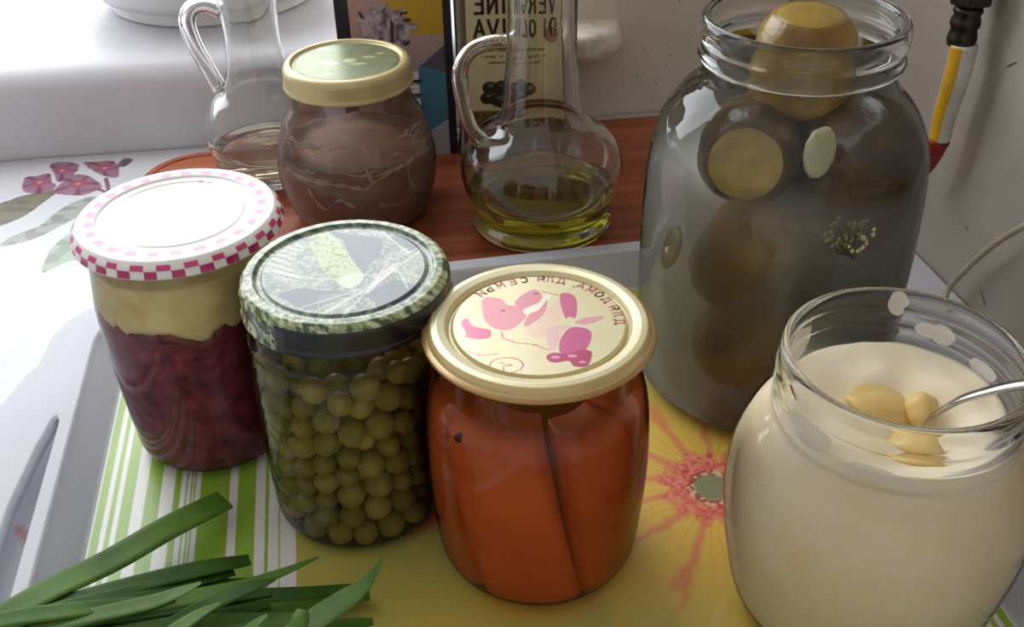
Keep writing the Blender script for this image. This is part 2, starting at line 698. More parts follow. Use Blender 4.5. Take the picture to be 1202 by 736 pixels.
def sill_lump():
    # broken plaster end of the sill, proud of the wall
    prof = [(0.0, 0.0), (0.020, 0.0005), (0.034, 0.003), (0.0395, 0.010), (0.0400, 0.018), (0.0375, 0.0240), (0.030, 0.0265), (0.0, 0.0275)]
    n = 28
    v, f = [], []
    for (r, z) in smooth_prof(prof, 3):
        for k in range(n):
            a = 2 * math.pi * k / n
            x, y = math.cos(a), math.sin(a)
            e = 3.2
            q = (abs(x) ** e + abs(y) ** e) ** (-1 / e)
            k1 = r * q * (1 + 0.10 * mnoise.noise(Vector((x * 2, y * 2, z * 90))))
            s, d = x * k1 * 1.5, y * k1
            v.append(WW(0.140 + s, d, 0.053 + z + 0.0012 * mnoise.noise(Vector((s * 60, d * 60, z * 60)))))
    m = len(v) // n
    for i in range(m - 1):
        for k in range(n):
            k2 = (k + 1) % n
            f.append((i * n + k, i * n + k2, (i + 1) * n + k2, (i + 1) * n + k))
    o = mesh_obj('trim_2', v, f, plain('crumbly_plaster', srgb(244, 238, 226), 0.85, scale=120, c2=srgb(216, 206, 192), bump=0.3, bscale=160), None, True)
    tag(o, kind='structure', label='rough plaster end of the window sill')


sill_lump()
# dark flecks and scratches in the plaster round the lump and on the right wall
fm = plain('plaster_chip', srgb(104, 96, 90), 0.9)
v, f = [], []
for k in range(26):
    s, z = 0.185 + random.gauss(0.035, 0.03), 0.02 + random.random() * 0.09
    if s < 0.2 and 0.035 < z < 0.075:
        continue
    L, h = random.uniform(0.0004, 0.0018), random.uniform(0.0002, 0.0006)
    t = random.uniform(-0.6, 1.4)
    o = len(v)
    for (p, q) in ((-L, -h), (L, -h * 0.4), (L * 0.8, h), (-L * 0.7, h * 0.8)):
        v.append(WW(s + p * math.cos(t) - q * math.sin(t), -0.0003, z + p * math.sin(t) + q * math.cos(t)))
    f.append((o, o + 1, o + 2, o + 3))
for k in range(9):
    b, z = random.uniform(0.42, 0.70), random.uniform(0.0, 0.16)
    L, h = random.uniform(0.001, 0.006), random.uniform(0.0003, 0.0006)
    t = random.uniform(-0.7, 0.7)
    o = len(v)
    for (p, q) in ((-L, -h), (L, -h), (L * 0.8, h), (-L * 0.7, h)):
        v.append(W(0.3617, b + p * math.cos(t) - q * math.sin(t), z + p * math.sin(t) + q * math.cos(t)))
    f.append((o, o + 1, o + 2, o + 3))
tag(mesh_obj('trim_3', v, f, fm, None, False), kind='structure', label='chips and scratches in the wall plaster')

# table
tb = thing('kitchen_table', (0, 0.35, -0.03), 'kitchen table hidden under the white flowered oilcloth', 'table')
v, f = [], []
poly = [WW(-0.95, -0.001)[:2], W(0.361, 0.86)[:2] if False else WW(0.48, -0.001)[:2], W(0.361, 0.1)[:2], W(0.361, -0.02)[:2], W(-0.75, -0.02)[:2]]
n = len(poly)
v = [(x, y - 0.35, 0.0) for x, y in poly] + [(x, y - 0.35, 0.0242) for x, y in poly]
f = [tuple(range(n - 1, -1, -1)), tuple(range(n, 2 * n))] + [(i, (i + 1) % n, (i + 1) % n + n, i + n) for i in range(n)]
mesh_obj('tabletop', v, f, M['wood'], tb, False)

FL = {
    'f1': [(-0.3672, 0.7053), (-0.3735, 0.7263), (-0.365, 0.7294), (-0.3565, 0.7326), (-0.3498, 0.7182), (-0.3453, 0.7145), (-0.3448, 0.7042), (-0.3542, 0.6996)],
    'f2': [(-0.342, 0.7007), (-0.3416, 0.7178), (-0.3404, 0.7282), (-0.3257, 0.7275), (-0.3087, 0.7093), (-0.3108, 0.7009), (-0.3213, 0.6948)],
    'f3': [(-0.3617, 0.7474), (-0.3536, 0.7525), (-0.3383, 0.7462), (-0.3371, 0.7281), (-0.3449, 0.7179), (-0.3532, 0.7324)],
    'f4': [(-0.3362, 0.7498), (-0.3268, 0.7512), (-0.3139, 0.7524), (-0.3055, 0.7409), (-0.3017, 0.7228), (-0.3186, 0.7307)],
}
FC = {'f1': (-0.3595, 0.7186), 'f2': (-0.3283, 0.7137), 'f3': (-0.3487, 0.7371), 'f4': (-0.3163, 0.7400)}
LEAVES = [
    ([(-0.40, 0.66), (-0.3718, 0.6899), (-0.36, 0.6991), (-0.339, 0.7056), (-0.3432, 0.6908), (-0.3508, 0.6657), (-0.3631, 0.6509), (-0.40, 0.62)], (112, 106, 84)),
    ([(-0.3514, 0.6214), (-0.3483, 0.6355), (-0.3345, 0.6497), (-0.3281, 0.674), (-0.3164, 0.6896), (-0.3044, 0.6907), (-0.3049, 0.673), (-0.3155, 0.6549), (-0.3275, 0.6346), (-0.3385, 0.6251)], (150, 152, 146)),
    ([(-0.3104, 0.5872), (-0.3139, 0.6087), (-0.3122, 0.6282), (-0.3039, 0.6379), (-0.2886, 0.6049), (-0.2968, 0.5998), (-0.3057, 0.5896)], (140, 158, 136)),
    ([(-0.3069, 0.7428), (-0.3067, 0.7558), (-0.2981, 0.7546), (-0.3011, 0.7425)], (100, 84, 92)),
]


def cloth_color(X, Y):
    C = np.zeros(X.shape + (3,))
    C[...] = (203, 203, 208)
    C -= (fbm(X, Y, 40) * 9)[..., None]
    for poly, c in LEAVES:
        mk = inpoly(X, Y, round_poly(poly, 4))
        paint(C, mk, c)
        cx = np.mean([p[0] for p in poly]); cy = np.mean([p[1] for p in poly])
        paint(C, mk & (vnoise(X, Y, 160) > 0.62), tuple(v * 0.82 for v in c))
    for k, poly in FL.items():
        mk = inpoly(X, Y, round_poly(poly, 4))
        cx, cy = FC[k]
        ph = np.arctan2(Y - cy, X - cx)
        r = np.hypot(X - cx, Y - cy)
        paint(C, mk, (140, 100, 120))
        paint(C, mk & (np.abs(np.sin(2.5 * ph)) < 0.34) & (r > 0.004), (112, 52, 82))
        paint(C, mk & (r < 0.0065), (150, 72, 98))
        paint(C, mk & (r < 0.002), (208, 132, 130))
    st = dist_line(X, Y, [(-0.3093, 0.7214), (-0.2994, 0.6971), (-0.3103, 0.7043), (-0.322, 0.702)])
    paint(C, st < 0.0016, (128, 66, 92))
    # faint mauve twig that shows through the tray's hand hole
    st = dist_line(X, Y, [(-0.2379, 0.3541), (-0.2197, 0.3375), (-0.20, 0.33)])
    paint(C, st < 0.0022, (196, 150, 160))
    # the other sprays of the same pattern further along the cloth
    for (ox, oy) in ((-0.42, 0.36), (-0.36, 0.12), (0.2, 0.1)):
        for q in range(3):
            cx, cy = ox + 0.03 * math.cos(q * 2.1), oy + 0.03 * math.sin(q * 2.1)
            ph = np.arctan2(Y - cy, X - cx); r = np.hypot(X - cx, Y - cy)
            mk = r < 0.013 + 0.004 * np.cos(5 * ph)
            paint(C, mk, (142, 92, 118)); paint(C, mk & (r < 0.006), (168, 64, 98))
    return C


M['oilcloth'] = printed('oilcloth', 0.36, coat=0.12, bump=0.25, bscale=45)
xs = np.concatenate([np.linspace(-0.68, -0.43, 60, endpoint=False), np.linspace(-0.43, -0.16, 300, endpoint=False), np.linspace(-0.16, 0.44, 50)])
ys = np.concatenate([np.linspace(-0.02, 0.30, 40, endpoint=False), np.linspace(0.30, 0.57, 90, endpoint=False), np.linspace(0.57, 0.88, 320)])
cl = grid_print('tablecloth', xs, ys, -0.004, cloth_color, M['oilcloth'])
# trim the cloth to the table and give it a soft lift along the wall
import bmesh
bm = bmesh.new()
bm.from_mesh(cl.data)
nw = Vector((-SW, CW, 0)); nr = Vector((C9, S9, 0))
far = [fc for fc in bm.faces if all(vv.co.dot(nw) > WD - 0.0015 or vv.co.dot(nr) > 0.3605 for vv in fc.verts)]
bmesh.ops.delete(bm, geom=far, context='FACES')
for vv in bm.verts:
    vv.co -= nw * max(0.0, vv.co.dot(nw) - (WD - 0.0015))
    vv.co -= nr * max(0.0, vv.co.dot(nr) - 0.3605)
for vv in bm.verts:
    vv.co.z += 0.0016 * max(0.0, mnoise.noise(Vector((vv.co.x * 14, vv.co.y * 14, 3)))) if vv.co.x < -0.26 else 0.0
bm.to_mesh(cl.data)
bm.free()
tag(cl, 'white glossy oilcloth printed with mauve flowers and grey green leaves', 'tablecloth')

# ------------------------------------------------------------------ wooden board
def rounded_rect(x0, x1, y0, y1, r, n=8):
    pts = []
    for cx, cy, a0 in ((x1 - r, y0 + r, -90), (x1 - r, y1 - r, 0), (x0 + r, y1 - r, 90), (x0 + r, y0 + r, 180)):
        for k in range(n + 1):
            a = math.radians(a0 + 90 * k / n)
            pts.append((cx + r * math.cos(a), cy + r * math.sin(a)))
    return pts


def loops_mesh(loops, close_first=True, close_last=True):
    """list of equal-length 3D loops -> verts, faces"""
    v, f = [], []
    n = len(loops[0])
    for L in loops:
        v += list(L)
    for i in range(len(loops) - 1):
        for k in range(n):
            k2 = (k + 1) % n
            f.append((i * n + k, i * n + k2, (i + 1) * n + k2, (i + 1) * n + k))
    if close_first:
        f.append(tuple(range(n - 1, -1, -1)))
    if close_last:
        f.append(tuple((len(loops) - 1) * n + k for k in range(n)))
    return v, f


bd = thing('wooden_board', W(0.075, 0.66, -0.004), 'red brown wooden board with rounded corners and a grooved edge behind the white tray', 'board', rz=TH - math.radians(1.5))
L = []
for (ins, z) in ((0.0015, 0.0), (0.0, 0.002), (0.0, 0.0105), (0.0015, 0.012), (0.006, 0.012), (0.0068, 0.0108), (0.0082, 0.0108), (0.009, 0.0118)):
    L.append([(x, y, z) for x, y in rounded_rect(-0.232 + ins, 0.212 - ins, -0.108 + ins, 0.106 - ins, 0.045 - ins, 10)])
v, f = loops_mesh(L)
o = mesh_obj('board_slab', v, f, M['wood'], bd, True)
sharp(o, 35)

# ------------------------------------------------------------------ serving tray
TA = 0.0555                                  # tray centre across
tr = thing('serving_tray', W(TA, 0.305, -0.004), 'white plastic serving tray with hand holes and a green and yellow flower print', 'tray', rz=TH)
TB = 0.305
HW, HD = 0.197, 0.222                        # half print


STR = [(-0.0997, -0.0973), (-0.0966, -0.0956), (-0.0946, -0.0939), (-0.0927, -0.0904), (-0.0766, -0.0721), (-0.0636, -0.0601), (-0.0595, -0.0590), (-0.0578, -0.0445), (-0.1093, -0.1050), (-0.1163, -0.1222), (-0.1300, -0.1280), (-0.1345, -0.1325), (-0.1045, -0.1030)]


def tray_color(X, Y):
    A, B = X + TA, Y + TB
    C = np.zeros(X.shape + (3,))
    # yellow ground, drifting to green and ochre
    n1 = fbm(A, B, 14)
    C[...] = (192, 178, 84)
    paint(C, np.clip((n1 - 0.45) * 3, 0, 0.8), (172, 170, 98))
    paint(C, np.clip((0.42 - n1) * 3, 0, 0.6), (212, 170, 84))

    def gerbera(ca, cb, sc, n, ph0, core):
        dx, dy = (A - ca) / sc, (B - cb) / sc
        r = np.hypot(dx, dy)
        ph = np.arctan2(dy, dx) + 0.25 * (fbm(A, B, 60) - 0.5)
        t = (ph * n / (2 * math.pi) + ph0) % 1.0
        edge = np.minimum(t, 1 - t) * 2 * math.pi * r / n      # distance to petal border
        tip = 0.105 - 0.02 * np.abs(t - 0.5) * 2
        inp = np.clip((tip - r) / 0.012, 0, 1)
        paint(C, inp * 0.85, (226, 188, 82))
        paint(C, inp * np.clip((r - 0.06) / 0.05, 0, 0.55), (186, 178, 96))
        st = np.clip(1.2 - edge / 0.0028, 0, 1) * np.clip((0.105 - r) / 0.05, 0, 1) * inp
        paint(C, st * 0.75, (218, 124, 92))
        for (q, w) in ((0.33, 0.0010), (0.62, 0.0012)):
            e2 = np.abs(t - q) * 2 * math.pi * r / n
            paint(C, np.clip(1 - e2 / w, 0, 1) * np.clip((0.07 - r) / 0.05, 0, 1) * 0.5, (216, 140, 74))
        fr = 0.0270 + 0.0030 * np.cos(ph * n + ph0 * 6) + 0.007 * (vnoise(A, B, 220) - 0.5)
        ring = np.clip((fr - r) / 0.008, 0, 1)
        paint(C, ring * 0.9, (216, 106, 98))
        fuzz = vnoise(A, B, 620)
        paint(C, ring * (fuzz > 0.62) * 0.8, (232, 150, 122))
        paint(C, ring * (fuzz < 0.25) * 0.7, (186, 62, 72))
        s2 = np.clip((0.0125 + 0.002 * (fuzz - 0.5) - r) / 0.001, 0, 1)
        paint(C, s2 * 0.75, (150, 84, 62))
        paint(C, s2 * (fuzz > 0.6) * 0.9, (226, 196, 150))
        c3 = np.clip((0.0092 - r) / 0.001, 0, 1)
        paint(C, c3, core)

    for (ca, cb, ra, rb, c, al) in ((0.022, 0.366, 0.026, 0.020, (206, 96, 60), 0.9), (0.060, 0.300, 0.03, 0.016, (206, 140, 52), 0.5)):
        q = np.hypot((A - ca) / ra, (B - cb) / rb) + 0.5 * (fbm(A, B, 70) - 0.5)
        paint(C, np.clip((1.25 - q) / 0.6, 0, 1) * al, c)
    gerbera(0.1545, 0.3465, 1.0, 13, 0.35, (142, 140, 108))
    # green striped border on both sides
    for side in (1, -1):
        a = A if side == 1 else (2 * TA - A)
        gmask = a < (-0.0445 if side == 1 else -0.113)
        g = np.array((146, 182, 62.0)) + (fbm(A, B, 30)[..., None] - 0.5) * np.array((24, 18, 14))
        C[gmask] = g[gmask]
        for (s0, s1) in STR:
            lo, hi = min(s0, s1), max(s0, s1)
            if side == -1 and hi > -0.128:
                continue
            paint(C, (a >= lo) & (a < hi), (232, 232, 226))
        if side == 1:
            paint(C, (a > -0.0526) & (a < -0.0518), (168, 190, 104))
        paint(C, a < -0.1385, (236, 236, 232))
    return C


M['tray_print'] = printed('tray_print', 0.33, coat=0.15)
xs = np.linspace(-HW, HW, 500)
ys = np.concatenate([np.linspace(-HD, -0.085, 60, endpoint=False), np.linspace(-0.085, 0.10, 290, endpoint=False), np.linspace(0.10, HD, 80)])
pb = grid_print('printed_base', xs, ys, 0.004, tray_color, M['tray_print'], tr)
tag(pb, 'glossy print of green stripes and yellow orange gerberas')

# walls and lip
L = []
for (ins, z, r) in ((0.004, 0.0, 0.020), (0.0, 0.0, 0.024), (-0.0135, 0.0195, 0.036), (-0.0130, 0.0212, 0.036), (-0.0105, 0.0222, 0.034), (0.0, 0.0056, 0.024), (0.0012, 0.0042, 0.022), (0.004, 0.0036, 0.018)):
    L.append([(x, y, z) for x, y in rounded_rect(-HW + ins, HW - ins, -HD + ins, HD - ins, r, 8)])
v, f = loops_mesh(L, True, False)
f.append(tuple((len(L) - 1) * len(L[0]) + k for k in range(len(L[0]))))
o = mesh_obj('tray_wall', v, f, M['plastic'], tr, True)
sharp(o, 40)


def tray_rim():
    cu = bpy.data.curves.new('rim_outline', 'CURVE')
    cu.dimensions = '2D'
    cu.fill_mode = 'BOTH'
    cu.extrude = 0.0012
    cu.bevel_depth = 0.0011
    cu.bevel_resolution = 2

    def poly(pts):
        s = cu.splines.new('POLY')
        s.points.add(len(pts) - 1)
        for p, q in zip(s.points, pts):
            p.co = (q[0], q[1], 0, 1)
        s.use_cyclic_u = True
    ow, od = HW + 0.035, HD + 0.020
    half = [(0.0, od), (ow - 0.045, od), (ow - 0.030, od - 0.002), (ow - 0.018, od - 0.008), (ow - 0.008, od - 0.018), (ow - 0.002, od - 0.032), (ow, od - 0.050), (ow + 0.001, od - 0.060), (ow + 0.005, od - 0.066), (ow + 0.013, od - 0.090), (ow + 0.024, od - 0.120), (ow + 0.031, od - 0.155), (ow + 0.034, od - 0.19), (ow + 0.035, 0.0)]
    q1 = half
    q4 = [(x, -y) for x, y in reversed(half[:-1])]
    right = q1 + q4
    left = [(-x, y) for x, y in reversed(right[1:-1])]
    poly(right + left)
    poly(rounded_rect(-HW - 0.0115, HW + 0.0115, -HD - 0.0115, HD + 0.0115, 0.035, 8))
    for sgn in (1, -1):
        hx = HW + 0.0185
        pts = [(hx - 0.002, 0.132), (hx + 0.0008, 0.138), (hx + 0.0035, 0.134), (hx + 0.0075, 0.113), (hx + 0.012, 0.075), (hx + 0.0135, 0.0)]
        pts = pts + [(x, -y) for x, y in reversed(pts[:-1])]
        poly([(sgn * x, y) for x, y in pts])
    ob = bpy.data.objects.new('rim_outline', cu)
    col.objects.link(ob)
    dg = bpy.context.evaluated_depsgraph_get()
    me = bpy.data.meshes.new_from_object(ob.evaluated_get(dg))
    bpy.data.objects.remove(ob)
    bpy.data.curves.remove(cu)
    me.materials.clear()
    me.materials.append(M['plastic'])
    me.polygons.foreach_set('use_smooth', [True] * len(me.polygons))
    me.set_sharp_from_angle(angle=math.radians(40))
    r = bpy.data.objects.new('tray_rim', me)
    link(r, tr)
    r.location = (0, 0, 0.0222)
    # down-turned outer lip and the collars round the two hand holes
    parts = []
    for sgn in (1, -1):
        hx = HW + 0.0185
        pts = [(hx - 0.002, 0.132), (hx + 0.0008, 0.138), (hx + 0.0035, 0.134), (hx + 0.0075, 0.113), (hx + 0.012, 0.075), (hx + 0.0135, 0.0)]
        pts = pts + [(x, -y) for x, y in reversed(pts[:-1])]
        pts = [(sgn * x, y) for x, y in pts]
        n = len(pts)
        lo = [(x, y, 0.0165) for x, y in pts]
        hi = [(x, y, 0.0222) for x, y in pts]
        vv, ff = loops_mesh([lo, hi], False, False)
        parts.append((vv, ff))
    outer = [(x, y) for x, y in right + left]
    lo = [(x * 1.002, y * 1.002, 0.012) for x, y in outer]
    hi = [(x, y, 0.0222) for x, y in outer]
    parts.append(loops_mesh([lo, hi], False, False))
    v, f = merge(parts)
    sk = mesh_obj('rim_lip', v, f, M['plastic'], tr, True)
    sm = sk.modifiers.new('solid', 'SOLIDIFY')
    sm.thickness = 0.0014
    sharp(sk, 50)


tray_rim()

# ------------------------------------------------------------------ jars
def jar_glass(prof, mat, parent, name='jar_body', segs=72):
    """outer wall of the jar plus its base"""
    return lathe(name, prof, mat, parent, segs)


def lid_shell(profile, mat, parent, segs=96):
    return lathe('lid', profile, mat, parent, segs, auto=50)


# --- beetroot jar -----------------------------------------------------------
RX, RY = -0.1545, 0.4185
rj = thing('glass_jar', (RX, RY, 0.0), 'glass jar with the white lid edged in pink checks, dark red relish inside', 'jar')
rprof = smooth_prof([(0.0, 0.0016), (0.030, 0.0016), (0.0355, 0.0030), (0.0390, 0.0080), (0.0402, 0.020), (0.0415, 0.045), (0.0425, 0.075), (0.0425, 0.088), (0.0412, 0.100), (0.0402, 0.110), (0.0402, 0.123)], 6)
jar_glass(rprof, M['glass'], rj)


def red_lid_color(x, y, r, z, a):
    C = np.zeros(x.shape + (3,))
    C[...] = (240, 237, 235)
    n = 25
    k = np.floor((a + math.pi) / (2 * math.pi) * n * 2).astype(int)
    pink, deep = (196, 62, 128), (182, 36, 106)
    row1 = (r > 36.6) & (r < 40.2) & (z > -2.5) & (k % 2 == 0)
    paint(C, row1, pink)
    row2 = (r > 44.2) & (z > -3.0) & (z < -0.4) & (k % 2 == 1)
    paint(C, row2, (206, 60, 130))
    row3 = (r > 44.2) & (z <= -3.0) & (z > -5.8) & (k % 2 == 0)
    paint(C, row3, deep)
    paint(C, (z < -6.4), (222, 210, 205))
    # small printed hearts near the far rim
    for (hx, hy) in ((4, 32), (8, 29.5)):
        paint(C, np.hypot(x - hx, (y - hy) * 1.3) < 1.5, (226, 150, 186))
    return C


M['red_lid'] = printed('checked_lid_enamel', 0.22, coat=0.4)
rl = disc_print('lid', [(0, 0), (0.030, 0), (0.0306, -0.0006), (0.0314, -0.0006), (0.032, 0.0), (0.0352, 0.0), (0.0362, 0.0010), (0.040, 0.0012), (0.044, 0.0006), (0.0458, -0.0012), (0.0466, -0.0024), (0.0470, -0.0050), (0.0476, -0.0058), (0.0474, -0.0066), (0.0462, -0.0070), (0.0455, -0.0064)], 0.0006, 480, red_lid_color, M['red_lid'], rj, (0.0025, 0.001, 0.1285))
tag(rl, 'white lid with a pink checked border')

beet = plain('beetroot', srgb(170, 70, 92), 0.45, scale=120, c2=srgb(104, 34, 54), bump=0.6, bscale=180, spec=0.5, sss=0.0)
crm = plain('pale_fat', srgb(248, 232, 176), 0.55, scale=90, c2=srgb(228, 204, 140), bump=0.3, bscale=200)


def fit(prof, z0, z1, gap, n=18):
    """inner profile following a jar wall between two heights"""
    zs = [p[1] for p in prof[8:]]
    rs = [p[0] for p in prof[8:]]
    return [(float(np.interp(z, zs, rs)) - gap, float(z)) for z in np.linspace(z0, z1, n)]


def ragged(base, amp, fr, seed):
    def fn(a):
        x, y = math.cos(a), math.sin(a)
        return base + amp * mnoise.noise(Vector((x * fr, y * fr, seed))) + amp * 0.6 * mnoise.noise(Vector((x * fr * 3.1, y * fr * 3.1, seed + 5)))
    return fn


bz = ragged(0.0885, 0.006, 2.6, 3)


def beet_w(r, z, a):
    zz = z if z < 0.05 else 0.05 + (z - 0.05) / 0.032 * (bz(a) - 0.05)
    return r * (1 + 0.006 * mnoise.noise(Vector((math.cos(a) * 9, math.sin(a) * 9, z * 200)))), zz


ip = fit(rprof, 0.0045, 0.082, 0.0012, 26)
bo = lathe('beet_relish', [(0, 0.0035), (0.030, 0.0035)] + ip + [(0.020, 0.084), (0, 0.084)], beet, None, 96, beet_w, (RX, RY, 0.0))
tag(bo, 'dark red grated beetroot relish filling the jar with the checked lid', 'relish')


def fat_w(r, z, a):
    t = (z - 0.084) / 0.028
    z0 = bz(a) + 0.0006
    return r, z0 + max(0, min(1, t)) * (0.112 - z0)


ip = fit(rprof, 0.084, 0.112, 0.0013, 10)
fo = lathe('fat_layer', [(0.006, 0.084)] + ip + [(0.020, 0.1125), (0, 0.1125)], crm, None, 96, fat_w, (RX, RY, 0.0))
tag(fo, 'pale yellow layer lying on top of the dark red beetroot relish', 'relish')

# --- pea jar ----------------------------------------------------------------
PX, PY = -0.0735, 0.3668
pj = thing('glass_jar', (PX, PY, 0.0), 'glass jar of green peas with a dark green vegetable print on the lid', 'jar')
pprof = smooth_prof([(0.0, 0.0014), (0.031, 0.0014), (0.0365, 0.0028), (0.0398, 0.0075), (0.0406, 0.018), (0.0410, 0.045), (0.0408, 0.080), (0.0398, 0.092), (0.0388, 0.098), (0.0396, 0.101), (0.0388, 0.104), (0.0386, 0.119)], 6)
jar_glass(pprof, M['glass'], pj)

PL = {
    'cuke': [(-18.2, 25.6), (-11.6, 30.7), (-4.1, 21.4), (3.1, 5.7), (8.7, -5.9), (6.1, -13.6), (1.9, -14.2), (-7.1, -3.7), (-13.3, 9.8)],
    'dark1': [(-10.8, 31.6), (-0.4, 28.4), (12.8, 24.3), (13.6, 10.3), (10.3, 3.8), (6.9, -5.8), (0.7, 10.9), (-3.4, 23.2)],
    'dark2': [(11.8, -20.0), (21.0, -9.6), (28.8, -13.0), (33.3, -17.8), (31.1, -22.2), (18.2, -26.9)],
    'dark3': [(17.2, 25.8), (25.3, 26.4), (29.5, 18.2), (28.9, 12.2), (23.3, 16.8)],
    'dark4': [(-24.3, -18.5), (-16.6, -14.3), (-6.2, -16.2), (5.8, -18.2), (-6.2, -28.1), (-11.8, -29.4), (-18.3, -24.7)],
    'pale1': [(-36.6, 7.4), (-32.2, 17.4), (-22.9, 20.5), (-18.7, 16.8), (-23.4, 6.8), (-16.9, -6.4), (-13.0, -9.7), (-21.9, -7.8), (-34.5, 0.7)],
    'glare_streak': [(11.7, -19.2), (18.1, -6.3), (23.3, 4.9), (17.6, 0.2), (12.7, -12.3)],
}
PL_GLARE = [[(-13.4, -41), (10.6, -16.9), (37.3, 23.2)], [(1.9, -41), (2.9, -35.7), (10.8, -18.4), (17.3, 3.5)], [(-12.8, -27.9), (8.8, -15.3)], [(11.0, 33.4), (25.4, 11.5), (35.6, 21.5)], [(27.4, -16.0), (23.0, -3.3), (19.3, 0.1)], [(-6.7, -36.7), (21.2, -1.6)], [(-32.8, 0.6), (-18.1, -4.8), (-7.3, -8.4)]]


def pea_lid_color(x, y, r, z, a):
    C = np.zeros(x.shape + (3,))
    nz = fbm(x, y, 0.22)
    n2 = fbm(x + 40, y - 13, 0.8)
    C[...] = (120, 130, 120)
    C += ((nz - 0.5) * 110)[..., None]
    paint(C, np.clip((n2 - 0.55) * 6, 0, 0.7), (182, 190, 160))
    paint(C, np.clip((0.4 - n2) * 6, 0, 0.6), (62, 74, 72))
    for k in ('dark1', 'dark2', 'dark3', 'dark4'):
        mk = inpoly(x, y, round_poly(PL[k], 4))
        paint(C, mk.astype(float) * 0.9, (72, 80, 88))
    mk = inpoly(x, y, round_poly(PL['pale1'], 4))
    paint(C, mk.astype(float) * 0.8, (190, 190, 174))
    paint(C, mk & (np.sin((x * 0.5 + y) * 1.6 + nz * 5) > 0.75), (90, 98, 84))
    # dill fans
    for (cx, cy, a0) in ((-20, -10, 0.3), (-8, -20, -0.6), (26, -4, 1.2), (-2, 34, 2.6)):
        ph = np.arctan2(y - cy, x - cx); rr = np.hypot(x - cx, y - cy)
        fan = (rr < 13) & (np.abs((ph - a0 + math.pi) % (2 * math.pi) - math.pi) < 0.9) & (np.sin(ph * 26) > 0.35)
        paint(C, fan.astype(float) * 0.75, (150, 168, 128))
    mk = inpoly(x, y, round_poly(PL['cuke'], 5))
    paint(C, mk, (168, 184, 122))
    paint(C, mk & (vnoise(x, y, 0.75) > 0.66), (112, 136, 72))
    paint(C, mk & (np.hypot(x - 5, y + 10) < 6.5), (186, 200, 168))
    mk = inpoly(x, y, round_poly(PL['glare_streak'], 4))  # this patch and the pale lines below are glare painted into the colour
    paint(C, mk, (186, 176, 168))
    for L_ in PL_GLARE:
        d = dist_line(x, y, L_)
        paint(C, np.clip(1.3 - d / 0.45, 0, 1) * 0.75, (214, 220, 216))
    # border wreath, dark at the front and right of the skirt
    ring = (r > 36.5)
    paint(C, ring.astype(float) * 0.85, (150, 164, 118))
    n3 = fbm(x * 1.0 + z * 0.7, y + z * 0.4, 0.5)
    paint(C, ring & (n3 < 0.42), (66, 88, 58))
    paint(C, ring & (n3 > 0.62), (198, 204, 168))
    paint(C, np.clip(1 - np.abs(r - 37.0) / 0.7, 0, 1) * 0.7, (70, 82, 92))
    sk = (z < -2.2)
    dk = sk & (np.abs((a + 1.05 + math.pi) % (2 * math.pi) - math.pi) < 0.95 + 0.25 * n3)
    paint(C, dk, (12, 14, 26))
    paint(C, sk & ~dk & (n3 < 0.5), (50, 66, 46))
    return C


M['pea_lid'] = printed('vegetable_print_lid', 0.24, coat=0.3)
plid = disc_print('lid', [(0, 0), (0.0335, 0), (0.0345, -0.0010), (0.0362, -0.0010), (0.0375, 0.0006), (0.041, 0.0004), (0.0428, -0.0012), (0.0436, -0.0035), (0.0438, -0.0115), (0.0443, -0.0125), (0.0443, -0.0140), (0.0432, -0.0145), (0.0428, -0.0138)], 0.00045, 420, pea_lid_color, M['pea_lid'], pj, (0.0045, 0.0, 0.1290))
tag(plid, 'screw lid printed with cucumbers and dill on dark grey')


def pack_peas(n, R, z0, z1):
    rad = rng.uniform(0.0053, 0.0069, n)
    th = rng.uniform(0, 2 * math.pi, n)
    rr = (R - 0.006) * np.sqrt(rng.random(n))
    p = np.stack([rr * np.cos(th), rr * np.sin(th), rng.uniform(z0 + 0.006, z1, n)], 1)
    for it in range(420):
        d = p[:, None, :] - p[None, :, :]
        dist = np.linalg.norm(d, axis=2) + np.eye(n)
        ov = np.clip((rad[:, None] + rad[None, :]) - dist, 0, None)
        np.fill_diagonal(ov, 0)
        p += (d / dist[..., None] * ov[..., None]).sum(1) * 0.32
        if it < 330:
            p[:, 2] -= 0.00012
            p[:, :2] *= 1.0015
        q = np.hypot(p[:, 0], p[:, 1])
        lim = R - rad
        s = np.where(q > lim, lim / np.maximum(q, 1e-9), 1.0)
        p[:, :2] *= s[:, None]
        p[:, 2] = np.clip(p[:, 2], z0 + rad, z1)
    return p, rad


def ico(sub=2):
    bm = bmesh.new()
    bmesh.ops.create_icosphere(bm, subdivisions=sub, radius=1.0)
    me = bpy.data.meshes.new('pea')
    for vv in bm.verts:
        vv.co *= 1 + 0.04 * mnoise.noise(vv.co * 1.6)
    bm.to_mesh(me)
    bm.free()
    me.polygons.foreach_set('use_smooth', [True] * len(me.polygons))
    return me


pea_ms = []
for k, (c, c2) in enumerate((((184, 168, 100), (158, 144, 80)), ((168, 154, 90), (144, 132, 72)), ((196, 180, 114), (170, 154, 92)))):
    me = ico(2)
    me.materials.append(plain('pea_skin', srgb(*c), 0.35, scale=0.9, c2=srgb(*c2), spec=0.35))
    pea_ms.append(me)
pp, pr = pack_peas(298, 0.0394, 0.0035, 0.113)
keep = [i for i in range(len(pp)) if math.hypot(pp[i, 0], pp[i, 1]) > 0.012 or pp[i, 2] > 0.095]
first = True
for i in keep:
    o = bpy.data.objects.new('pea', pea_ms[int(rng.integers(0, 3))])
    link(o)
    o.location = (PX + pp[i, 0], PY + pp[i, 1], pp[i, 2])
    o.scale = (pr[i] * 0.985,) * 2 + (pr[i] * 0.94,)
    o.rotation_euler = tuple(rng.uniform(0, 6.28, 3))
    tag(o, 'dull olive green pea packed in brine in the jar with the vegetable print lid', 'pea', 'peas in the jar')
